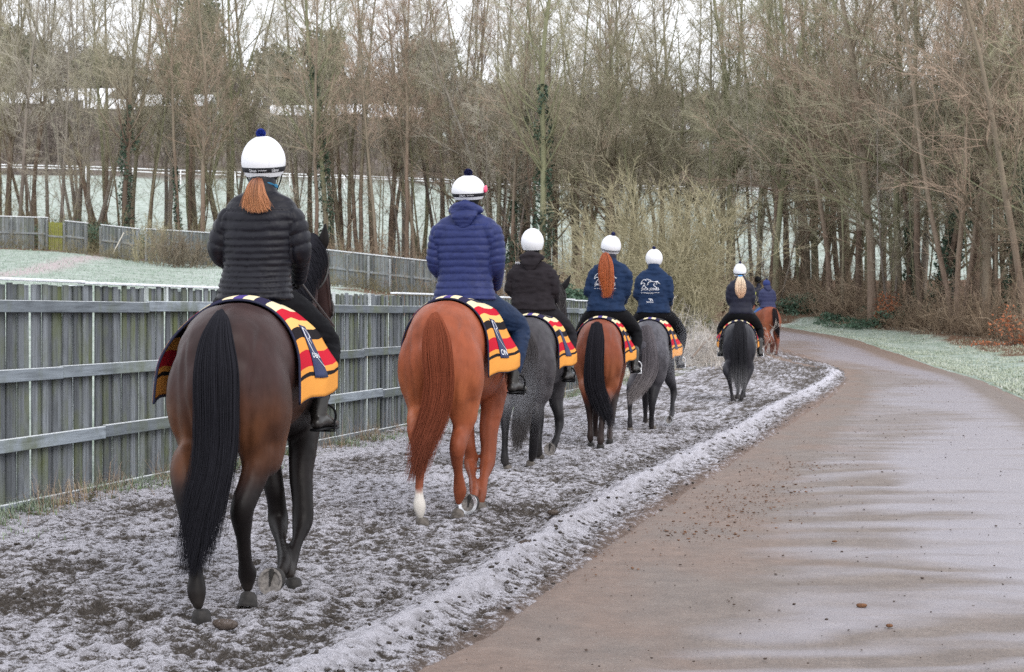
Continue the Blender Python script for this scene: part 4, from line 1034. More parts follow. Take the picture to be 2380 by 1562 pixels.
M_steel = plain('horseshoe_steel', (.72, .73, .76), .28, .5, Metallic=.9)
M_leather = plain('black_leather', (.018, .016, .016), .42, .5, noise=.3, nscale=60, bump=.15)
M_navy = plain('navy_binding', (.018, .020, .045), .8)
def blanket_mat():
    m = M('striped_wool', .95, .05);     co = m.coord(); n = m.noise(co, 60, 3, .8)
    f = m.math('ADD', m.attr('s'), m.math('MULTIPLY', m.math('SUBTRACT', n, .5), .010))
    cream, gold, red, navy, blk, pur = (.76, .66, .42), (.72, .31, .065), (.50, .012, .032), (.020, .020, .055), (.010, .010, .014), (.07, .05, .22)
    gold2 = (.82, .48, .16)
    st = [(0, pur), (.035, cream), (.11, navy), (.20, cream), (.29, red), (.38, gold2), (.46, blk), (.54, gold), (.635, red), (.755, gold), (.80, blk), (.83, gold), (1.0, navy)]
    c = m.ramp(f, st, 'CONSTANT')
    c = m.mix(m.math('MULTIPLY', m.noise(co, 9, 4, .7), .28), c, m.mix(.5, c, (.12, .08, .06)))
    m.col(c); m.bump(n, .5, .004); return m.m
M_blanket = blanket_mat()
TAIL_SP = 1.0

def hoof_part(center, axis, parent, sole=False, shoe=False, s=1.0, mat=None):
    """axis points from the coronet to the sole"""
    ax = Vector(axis).normalized(); q = Vector((0, 0, -1)).rotation_difference(ax)
    n = 20; th = np.arange(n)*2*math.pi/n
    rows = []
    for (zz, r) in ((.045, .040), (.035, .050), (.0, .056), (-.038, .063), (-.045, .062)):
        rows.append(np.stack([np.cos(th)*r*.95, np.sin(th)*r*1.05+(.012*(.045-zz)/.09), np.full(n, zz)], 1))
    for (zz, r) in ((-.045, .050), (-.036, .044), (-.034, .02)):   # the cupped sole
        rows.append(np.stack([np.cos(th)*r*.95, np.sin(th)*r*1.05+.012, np.full(n, zz)], 1))
    V = np.concatenate(rows)*s; k = len(rows)
    i = np.arange(k-1)[:, None]*n; j = np.arange(n)[None]; j2 = (j+1) % n
    Q = np.stack([i+j, i+n+j, i+n+j2, i+j2], -1).reshape(-1, 4)
    V = np.vstack([V, [[0, 0, .045*s], [0, .012*s, -.033*s]]])
    T = np.array([[len(V)-2, a, (a+1) % n] for a in range(n)]+[[len(V)-1, (k-1)*n+(a+1) % n, (k-1)*n+a] for a in range(n)])
    me = mk_mesh('hoof', V, [Q, T]); sf_ = np.full(len(me.polygons), True); sf_[4*n:] = False; me.polygons.foreach_set('use_smooth', sf_); me.materials.append(mat or M_hoof); me.materials.append(M_sole)
    mi = np.zeros(len(me.polygons), np.int32); mi[5*n-n:] = 0; mi[(4*n):len(Q)] = 1; mi[len(Q)+n:] = 1; me.polygons.foreach_set('material_index', mi)
    o = obj('hoof', me, None, parent, tuple(center)); o.rotation_mode = 'QUATERNION'; o.rotation_quaternion = q
    if sole:   # frog
        mb = MB(); tube(mb, [(0, -.045*s, -.040*s), (0, -.01*s, -.043*s), (0, .03*s, -.040*s)], [(.016*s, .007*s), (.009*s, .006*s), (.003*s, .004*s)], n=8, sub=3)
        obj('frog', mb.mesh('frog'), M_hoof, o)
    if shoe:
        a = np.linspace(R(-58), R(238), 26); R0, R1 = .045*s, .065*s
        pts = []
        for zz in (-.046*s, -.058*s):
            for rr in (R0, R1): pts.append(np.stack([np.cos(a)*rr*.96, np.sin(a)*rr*1.06+.012*s, np.full(26, zz)], 1))
        V = np.concatenate(pts); q_ = []
        for b in range(25):
            A, B, C_, D_ = b, 26+b, 52+b, 78+b
            q_ += [[C_, C_+1, D_+1, D_], [A, B, B+1, A+1], [B, D_, D_+1, B+1], [A, A+1, C_+1, C_]]
        q_ += [[0, 52, 78, 26], [25, 51, 103, 77]]
        obj('horseshoe', mk_mesh('horseshoe', V, q_, False), M_steel, o)
    return o

def hair_strands(guides, n, seed, r=.0016, sub=3, clump=26, wav=.02, jitter=1.0, lvar=.17, col_fn=None, attr='coat'):
    """guides: list of (center xyz, half width across, half depth). strands follow them"""
    rg = np.random.default_rng(seed)
    G = catmull(np.array([list(g[0])+[g[1], g[2]] for g in guides], float), sub); m = len(G)
    f = rg.uniform(-1, 1, (n, 1)); dd = rg.uniform(-1, 1, (n, 1))*np.sqrt(1-f**2*.8)
    L = 1-np.abs(rg.normal(0, lvar, (n, 1)))-.16*np.abs(f)**2; L = np.clip(L, .35, 1.0)
    t = np.linspace(0, 1, m)[None]*L
    idx = t*(m-1); k = np.minimum(idx.astype(int), m-2); fr = (idx-k)[..., None]
    Gi = G[k]*(1-fr)+G[k+1]*fr
    cl = np.round(f*clump/2)/clump*2; f2 = f*(1-.10*t)+cl*.10*t
    ph = f*2.2+rg.normal(0, .6, (n, 1)); x = Gi[..., 0]+f2*Gi[..., 3]+np.sin(t*5+ph)*wav*t*.25+np.sin(t*3.2+f*1.6+rg.normal(0, .5, (n, 1)))*wav*1.2*t
    x = x+rg.normal(0, .034*jitter, (n, 1))*t**3+rg.normal(0, .014*jitter, (n, 1))*t**2+rg.normal(0, .006*jitter, (n, 1))*t
    y = Gi[..., 1]+dd*Gi[..., 4]*1.0+np.sin(t*4+ph)*wav*t*.3
    z = Gi[..., 2]+np.sin(t*7+ph*3)*wav*t*.1
    P_ = np.stack([x, y, z], -1)
    rad = r*(1.05-.85*(np.linspace(0, 1, m)[None]**2))*rg.uniform(.7, 1.3, (n, 1))
    V, Q = ribbon(P_, rad)
    me_c = None
    tv = np.repeat(t.reshape(n, m), 3, axis=1).reshape(n, m, 3).reshape(-1) if False else np.repeat(np.linspace(0, 1, m)[None], n, 0)
    tv = np.repeat((np.linspace(0, 1, m)[None]*L)[..., None], 3, 2).reshape(-1)
    rv = np.repeat(np.repeat(rg.random((n, 1)), m, 1)[..., None], 3, 2).reshape(-1)
    return V, Q, tv, rv
def ribbon(Pn, rad):
    """3-sided hairs for arrays of polylines (n,m,3)"""
    n, m, _ = Pn.shape
    d = np.gradient(Pn, axis=1); d /= np.linalg.norm(d, axis=2, keepdims=True)+1e-9
    ref = np.array([.3, 1, .1]); a = np.cross(d, ref); a /= np.linalg.norm(a, axis=2, keepdims=True)+1e-9; b = np.cross(d, a)
    th = np.arange(3)*2*math.pi/3
    V = Pn[:, :, None]+(np.cos(th)[None, None, :, None]*a[:, :, None]+np.sin(th)[None, None, :, None]*b[:, :, None])*rad[:, :, None, None]
    base = (np.arange(n)*m*3)[:, None, None]+(np.arange(m-1)*3)[None, :, None]
    j = np.arange(3); j2 = (j+1) % 3
    q = np.stack([base+j, base+j2, base+3+j2, base+3+j], -1).reshape(-1, 4)
    return V.reshape(-1, 3), q

def make_horse(cfg):
    Yd = cfg['Y']; s = cfg['s']; h = R(cfg['h']); org = P(cfg['u'], 728.3, Yd); org[2] = cfg.get('z', 0.0); W = cfg.get('w', 1.0)
    root = empty('horse', tuple(org), -h); tag(root, cfg['label'], 'horse', 'string of ridden racehorses')
    mb = MB()
    B = BSEC.copy(); B[:, 2] *= W
    tube(mb, [(0, y*s, z*s) for y, z, a, b in B], [(a*s, b*s) for y, z, a, b in B], n=32, sub=4, power=.92)
    hx, nz = cfg.get('head', (0, 0))
    nk = [(0, 1.40, 1.22, .15, .29), (hx*.25, 1.66, 1.42+nz*.3, .115, .25), (hx*.6, 1.90, 1.62+nz*.7, .085, .20), (hx, 2.08, 1.79+nz, .07, .14)]
    tube(mb, [np.array(a[:3])*s for a in nk], [(a[3]*s, a[4]*s) for a in nk], n=20)
    hd = [(hx, 2.06, 1.80+nz, .075, .10), (hx*1.02, 2.20, 1.76+nz, .092, .135), (hx*1.05, 2.36, 1.58+nz, .075, .11), (hx*1.08, 2.50, 1.40+nz, .055, .075), (hx*1.1, 2.56, 1.31+nz, .058, .07)]
    tube(mb, [np.array(a[:3])*s for a in hd], [(a[3]*s, a[4]*s) for a in hd], n=18)
    soles = []
    LG = cfg['legs']
    for nm, J in LG.items():
        sx = -1 if nm[0] == 'L' else 1
        J = [(w2l(P(j[0], j[1], Yd+j[2]), org, h), (j[3] if not np.isscalar(j[3]) or isinstance(j[3], str) else j[3]*.94)) for j in J]
        if nm[1] == 'H':
            pre = [((sx*.125*W, .10, 1.34), (.11, .16)), ((sx*.150*W, .16, 1.20), (.150, .20)), ((sx*.165*W, .20, 1.04), (.148, .215)), ((sx*.160*W, .235, .90), (.118, .170)), ((sx*.156*W, .22, .80), (.102, .135))]
            # buttock point
            tube(mb, [np.array(p)*s for p in ((sx*.085, .03, 1.36), (sx*.10, .01, 1.18), (sx*.12, .05, .98), (sx*.135, .12, .84), (sx*.14, .15, .72))], [r_*s for r_ in (.07, .10, .093, .075, .05)], n=16)
        else:
            pre = [((sx*.14, 1.44, 1.22), (.09, .17)), ((sx*.15, 1.36, 1.0), (.10, .15))]
        pts = [np.array(p)*s for p, r_ in pre]+[j[0] for j in J[:-1]]
        rad = [(r_[0]*s, r_[1]*s) for p, r_ in pre]+[(r_ if not np.isscalar(r_) else (r_, r_*1.15)) for p_, r_ in J[:-1]]
        tube(mb, pts, rad, n=18, sub=5)
        hc = J[-1][0]; mode = J[-1][1]
        if mode in ('flat', 'toe'):
            hc = np.array([hc[0], hc[1]+.012*s, (.036*s+.012) if mode == 'flat' else (.046*s+.012)]); pts.append(hc+np.array([0, -.005, .022])*s); rad.append((.036*s, .040*s))
        soles.append((hc, mode, J[-2][0]))
    vox = cfg.get('vox', .016)
    me = remesh(mb, 'body', vox, smooth=1, factor=.5)
    V = coords(me); V = lap(me, V, .08+.46*sstep(.62, .86, V[:, 2]/s), int(10*.0135/vox)+3); set_coords(me, V); N = normals(me)
    x, y, z = V[:, 0]/s, V[:, 1]/s, V[:, 2]/s
    # muscle definition on the quarters
    rear = sstep(.05, -.6, N[:, 1])*sstep(.75, .95, z)*sstep(1.56, 1.40, z)
    xg = .145+.05*np.sin((z-.9)*3.2)
    gr = -np.exp(-((np.abs(x)-xg)/.020)**2)*.016*rear
    xg2 = .235; gr += -np.exp(-((np.abs(x)-xg2-.02*(1.2-z))/.025)**2)*.010*rear
    gr += -np.exp(-(x/.022)**2)*.012*sstep(.3, -.1, y)*sstep(1.2, 1.5, z)*(N[:, 2] > .2)
    gr += fbm(x*7, y*7, z*5, 3)*.007*(z > .7)+fbm(x*28, y*28, z*20, 2)*.0018*(z < .8)
    V = V+N*gr[:, None]*s; set_coords(me, V)
    # coat colours: bay points, painted-in flank shade, tan flanks
    c0, cl, ct = [np.array(c) for c in (cfg['coat'], cfg['leg'], cfg['tan'])]
    yz = np.where(y > 1.0, .62, .62)
    kleg = sstep(cfg.get('lz', .80), cfg.get('lz', .80)-.28, z+fbm(x*6, y*6, z*4)*.08)
    if cfg.get('darkshadefl'): kleg = np.maximum(kleg, sstep(.55, .95, y)*sstep(1.42, 1.02, z)*.92)  # leg colour spread over belly and flank: dark coat plus painted shade
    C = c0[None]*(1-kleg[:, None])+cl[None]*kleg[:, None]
    kt = sstep(1.25, .95, z)*sstep(.62, .80, z)*(y < .8)*cfg.get('tanamt', .8)*(.55+.9*np.clip(fbm(x*4, y*4, z*3, 3)+.4, 0, 1))
    kt = np.clip(kt, 0, 1)*(1-kleg*.8); C = C*(1-kt[:, None])+ct[None]*kt[:, None]
    if 'dock' in cfg:   # dark hair round the dock and down the cleft
        kd = np.exp(-(x/.09)**2)*sstep(.15, -.02, y)*sstep(.9, 1.2, z); C = C*(1-.6*kd[:, None])+np.array(cfg['dock'])[None]*.6*kd[:, None]
    C *= (1+.35*fbm(x*5, y*5, z*3.5, 4)+.18*fbm(x*30, y*30, z*9, 2))[:, None]
    dp = cfg.get('dapple', 0)
    if dp: C *= (1+dp*fbm(x*16, y*16, z*16, 2)*sstep(.8, 1.0, z))[:, None]
    if 'sock' in cfg:
        sp = w2l(P(*cfg['sock']), org, h); ds = np.linalg.norm((V-sp)*[1, 1, .62], axis=1); ks = sstep(.105, .075, ds+fbm(x*20, y*20, z*20)*.02); C = C*(1-ks[:, None])+np.array([.55, .52, .48])*ks[:, None]
    mk = sstep(.22, .04, z)*.22; C = C*(1-mk[:, None])+np.array([.10, .085, .075])[None]*mk[:, None]
    set_col(me, 'coat', np.clip(C, 0, 1))
    body = obj('body', me, M_coat, root)
    print('horse body', len(V))
    for hc, mode, prev in soles:
        if mode == 'flat' or mode == 'toe':
            ax = (0, -.02, -1) if mode == 'flat' else (0, -.55, -1)
            hoof_part(hc, ax, root, s=s*.88, mat=M_hoofl if cfg.get('sock') or cfg.get('dapple') else None)
        else:
            hoof_part(hc+np.array([0, -.05, .022])*s, mode[:3], root, sole=True, shoe=(len(mode) > 3 and mode[3]), s=s*(mode[4] if len(mode) > 4 else 1.0))
    # ears
    pol = np.array((hx, 2.12, 1.86+nz))*s
    for sx in (-1, 1):
        mb = MB(); b0 = pol+np.array([sx*.055, 0, 0])*s; el = cfg.get('ear', (.03, -.02))
        tube(mb, [b0, b0+np.array([sx*.012+el[0]*.4, el[1]*.3, .07])*s, b0+np.array([sx*.008+el[0], el[1], .17])*s], [(.026*s, .02*s), (.036*s, .022*s), (.006*s, .006*s)], n=12, sub=5)
        e = mb.mesh('ear'); set_col(e, 'coat', np.tile(np.array(cl if cfg.get('darkhead') else c0)*.8, (len(e.vertices), 1))); obj('ear', e, M_coat, root)
    # mane
    mg = [(np.array((hx*t_, 1.40+.72*t_, 1.58+.36*t_+nz*t_+.02))*s) for t_ in np.linspace(0, 1, 12)]
    rg = np.random.default_rng(int(cfg['u'])); nm = 900 if Yd < 14 else 160
    k = rg.random(nm)*11; ki = k.astype(int).clip(0, 10); b0 = np.array(mg)[ki]*(1-(k-ki)[:, None])+np.array(mg)[ki+1]*(k-ki)[:, None]
    side = cfg.get('mside', 1); tt = np.linspace(0, 1, 6)[None, :, None]
    Pn = b0[:, None]+np.array([side*.10, .0, 0])*s*np.sin(tt*1.6)+np.array([0, 0, -.20])*s*tt**1.6+rg.normal(0, .012, (nm, 1, 3))*tt+np.array([0, 0, .02])*s
    V_, q_ = ribbon(Pn, np.full((nm, 6), .0026 if Yd < 14 else .005)*(1.1-tt[..., 0])); me = mk_mesh('mane', V_, q_); set_col(me, 'coat', np.tile(np.array(cfg['hair']), (len(V_), 1))); obj('mane', me, M_tail, root)
    # tail
    T_ = cfg['tail']; gd = []
    for (u0, u1, v, dy, dep) in T_:
        a, b = w2l(P(u0, v, Yd+dy), org, h), w2l(P(u1, v, Yd+dy), org, h); gd.append(((a+b)/2, abs(b[0]-a[0])/2*.9, dep))
    nst = cfg.get('nst', 700)
    V_, q_, tv, rv = hair_strands(gd, nst, int(cfg['u']), r=cfg.get('hr', .0022), wav=cfg.get('wav', .02))
    hc0, hc1 = np.array(cfg['hair']), np.array(cfg.get('hairtip', cfg['hair']))
    kk = sstep(cfg.get('tipz', .4), 1, tv)[:, None]; C = (hc0*(1-kk)+hc1*kk)*(.82+.36*rv[:, None])
    n0 = len(V_)
    # solid core so that the tail is opaque
    mb = MB(); core = gd[:-1]
    tube(mb, [g[0]+np.array([0, .02, 0]) for g in core], [(max(g[1]*cfg.get('core', .78)*(1-.8*(i/len(core))**1.6), .012), max(g[2]*.38, .01)) for i, g in enumerate(core)], n=12, sub=4)
    Vc, Fc = mb.arrays(); Vc[:, 0] += fbm(Vc[:, 0]*30, Vc[:, 2]*3, 0)*.01
    Cc = np.tile(hc0*.85, (len(Vc), 1)); zc_ = (Vc[:, 2]-Vc[:, 2].min())/(np.ptp(Vc[:, 2])); kc = sstep(.6, 0, zc_)[:, None]; Cc = Cc*(1-kc)+hc1*.6*kc
    F = [np.concatenate([q_, Fc[0]+n0]), Fc[1]+n0]
    me = mk_mesh('tail', np.vstack([V_, Vc]), F); set_col(me, 'coat', np.vstack([C, Cc])); obj('tail', me, M_tail, root)
    cfg['root'] = root; cfg['org'] = org; cfg['hr_'] = h
    return root

def make_blanket(cfg, label, y0=.35, y1=1.02, text=None, drop=.0, arc=True):
    s = cfg['s']; org, h = cfg['org'], cfg['hr_']; W = cfg.get('w', 1.0)
    root = empty('exercise_blanket', tuple(org), -h); tag(root, label, 'blanket', 'striped exercise blankets on the horses')
    ny, ns = 26, 44; L = (.735+drop)
    rows = []; attr = []
    for i in range(ny):
        w_ = i/(ny-1)
        line = []
        for sg in (-1, 1):
            ss = np.linspace(0, 1, ns)
            y = (y0-.045*ss**2+(y1-y0)*w_+(.03*ss*w_))
            zc, hw, hh = bsec(y); hw = hw*W
            off = .020+.012*ss
            # walk the ellipse by arc length
            th = np.linspace(0, math.pi/2, 80); zc0, hw0, hh0 = [float(q) for q in bsec(float(y.mean()))]; hw0 *= W
            ex, ez = (hw0+.026+.022*w_)*np.sin(th)**.95, zc0+(hh0+.018+.085*w_**.7)*np.cos(th)
            al = np.concatenate([[0], np.cumsum(np.hypot(np.diff(ex), np.diff(ez)))])
            sl = ss*L
            X = np.interp(sl, al, ex); Z = np.where(sl <= al[-1], np.interp(sl, al, ez), ez[-1]-(sl-al[-1]))
            fl = sstep(.55, 1.0, ss); X = X+fl*(.015+.085*w_)+.008*np.sin(w_*6+sg+cfg['u'])*fl
            X = np.where(X > .40, .40, X)
            if sg < 0: X = X+cfg.get('lfl', .02)*sstep(.25, .8, ss)
            Z = Z+fl*.04*w_
            p = np.stack([sg*X, y, Z], 1)*s
            line.append((p, ss))
        p = np.vstack([line[0][0][::-1], line[1][0][1:]]); a = np.concatenate([line[0][1][::-1], line[1][1][1:]])
        rows.append(p); attr.append(a)
    G = np.array(rows); A = np.array(attr); n = G.shape[1]
    i = np.arange(ny-1)[:, None]*n; j = np.arange(n-1)[None]; Q = np.stack([i+j, i+j+1, i+n+j+1, i+n+j], -1).reshape(-1, 4)
    me = mk_mesh('cloth', G.reshape(-1, 3), Q); set_attr(me, 's', A.ravel()*.985)
    o = obj('cloth', me, M_blanket, root); sm = o.modifiers.new('t', 'SOLIDIFY'); sm.thickness = .008; sm.offset = 1
    loop = np.vstack([G[0], G[1:-1, -1], G[-1][::-1], G[1:-1, 0][::-1]])
    mb = MB(); tube(mb, np.vstack([loop, loop[:2]]), [(.0075, .0075)]*(len(loop)+2), n=8, sub=1, side=(.3, .4, .8)); obj('binding', mb.mesh('binding'), M_navy, root)
    # navy name panel, both sides
    def at(sg, ss, ww):
        jj = (ns-1)+sg*int(round(ss*(ns-1))); ii = int(round(ww*(ny-1))); return G[ii, jj]
    for sg in (-1, 1):
        Vp, Ap = [], []
        for ss in np.linspace(.44, .86, 16):
            for ww in (.30+.0*ss, .36+.04*ss, .42+.08*ss, .47+.13*ss):
                f = ww*(ny-1); i0 = int(f); fr = f-i0; jj = (ns-1)+sg*ss*(ns-1); j0 = int(jj); fj = jj-j0
                p = (G[i0, j0]*(1-fj)+G[i0, j0+1]*fj)*(1-fr)+(G[i0+1, j0]*(1-fj)+G[i0+1, j0+1]*fj)*fr
                Vp.append(p+np.array([sg*.0125, -.004, .002]))
        Vp = np.array(Vp); k = 4; i = np.arange(15)[:, None]*k; j = np.arange(3)[None]; q = np.stack([i+j, i+j+1, i+k+j+1, i+k+j], -1).reshape(-1, 4)
        pn = obj('name_panel', mk_mesh('name_panel', Vp, q), M_panel, root); sd = pn.modifiers.new('t', 'SOLIDIFY'); sd.thickness = .002; sd.offset = 0
        if text and sg == 1:
            g4 = Vp.reshape(16, 4, 3)
            def onp(a, b):   # a down 0..1, b across 0..1
                fa = np.clip(a*15, 0, 14.999); ia = int(fa); fb = np.clip(b*3, 0, 2.999); ib = int(fb); ta, tb = fa-ia, fb-ib
                return (g4[ia, ib]*(1-tb)+g4[ia, ib+1]*tb)*(1-ta)+(g4[ia+1, ib]*(1-tb)+g4[ia+1, ib+1]*tb)*ta+np.array([.004, -.002, 0])
            TV, TF = text_tris(text)
            TV = TV-TV.min(0); TV /= np.ptp(TV[:, 0]); hgt = TV[:, 1].max()
            a1 = .92 if text == 'ON' else .62
            Vt = np.array([onp(a1-(v[1])*.16/hgt*(.9 if text == 'ON' else .55), .12+.76*v[0]) for v in TV])
            obj('lettering', mk_mesh('lettering', Vt, TF, False), M_white, pn)
            for crv in (((.06, .25), (.10, .60), (.22, .75), (.26, .45), (.34, .6)), ((.05, .2), (.25, .12), (.5, .35), (.68, .72), (.8, .95))):
                pts = [onp(*c) for c in crv]; mb = MB(); tube(mb, pts, [.0022]*len(pts), n=5, sub=5); obj('script_line', mb.mesh('script_line'), M_white, pn)
    return root
M_panel = plain('navy_panel', (.022, .030, .085), .7, noise=.2, nscale=50)
M_white = plain('white_print', (.85, .86, .90), .6)
def text_tris(t, font=None, extr=0):
    cu = bpy.data.curves.new('txt', 'FONT'); cu.body = t; cu.size = 1; cu.resolution_u = 3
    o = bpy.data.objects.new('txt', cu); col.objects.link(o); dg = bpy.context.evaluated_depsgraph_get(); dg.update()
    me = bpy.data.meshes.new_from_object(o.evaluated_get(dg)); me.calc_loop_triangles()
    T = np.empty(len(me.loop_triangles)*3, np.int32); me.loop_triangles.foreach_get('vertices', T); V = coords(me)
    bpy.data.objects.remove(o); bpy.data.curves.remove(cu); bpy.data.meshes.remove(me)
    return V, T.reshape(-1, 3)

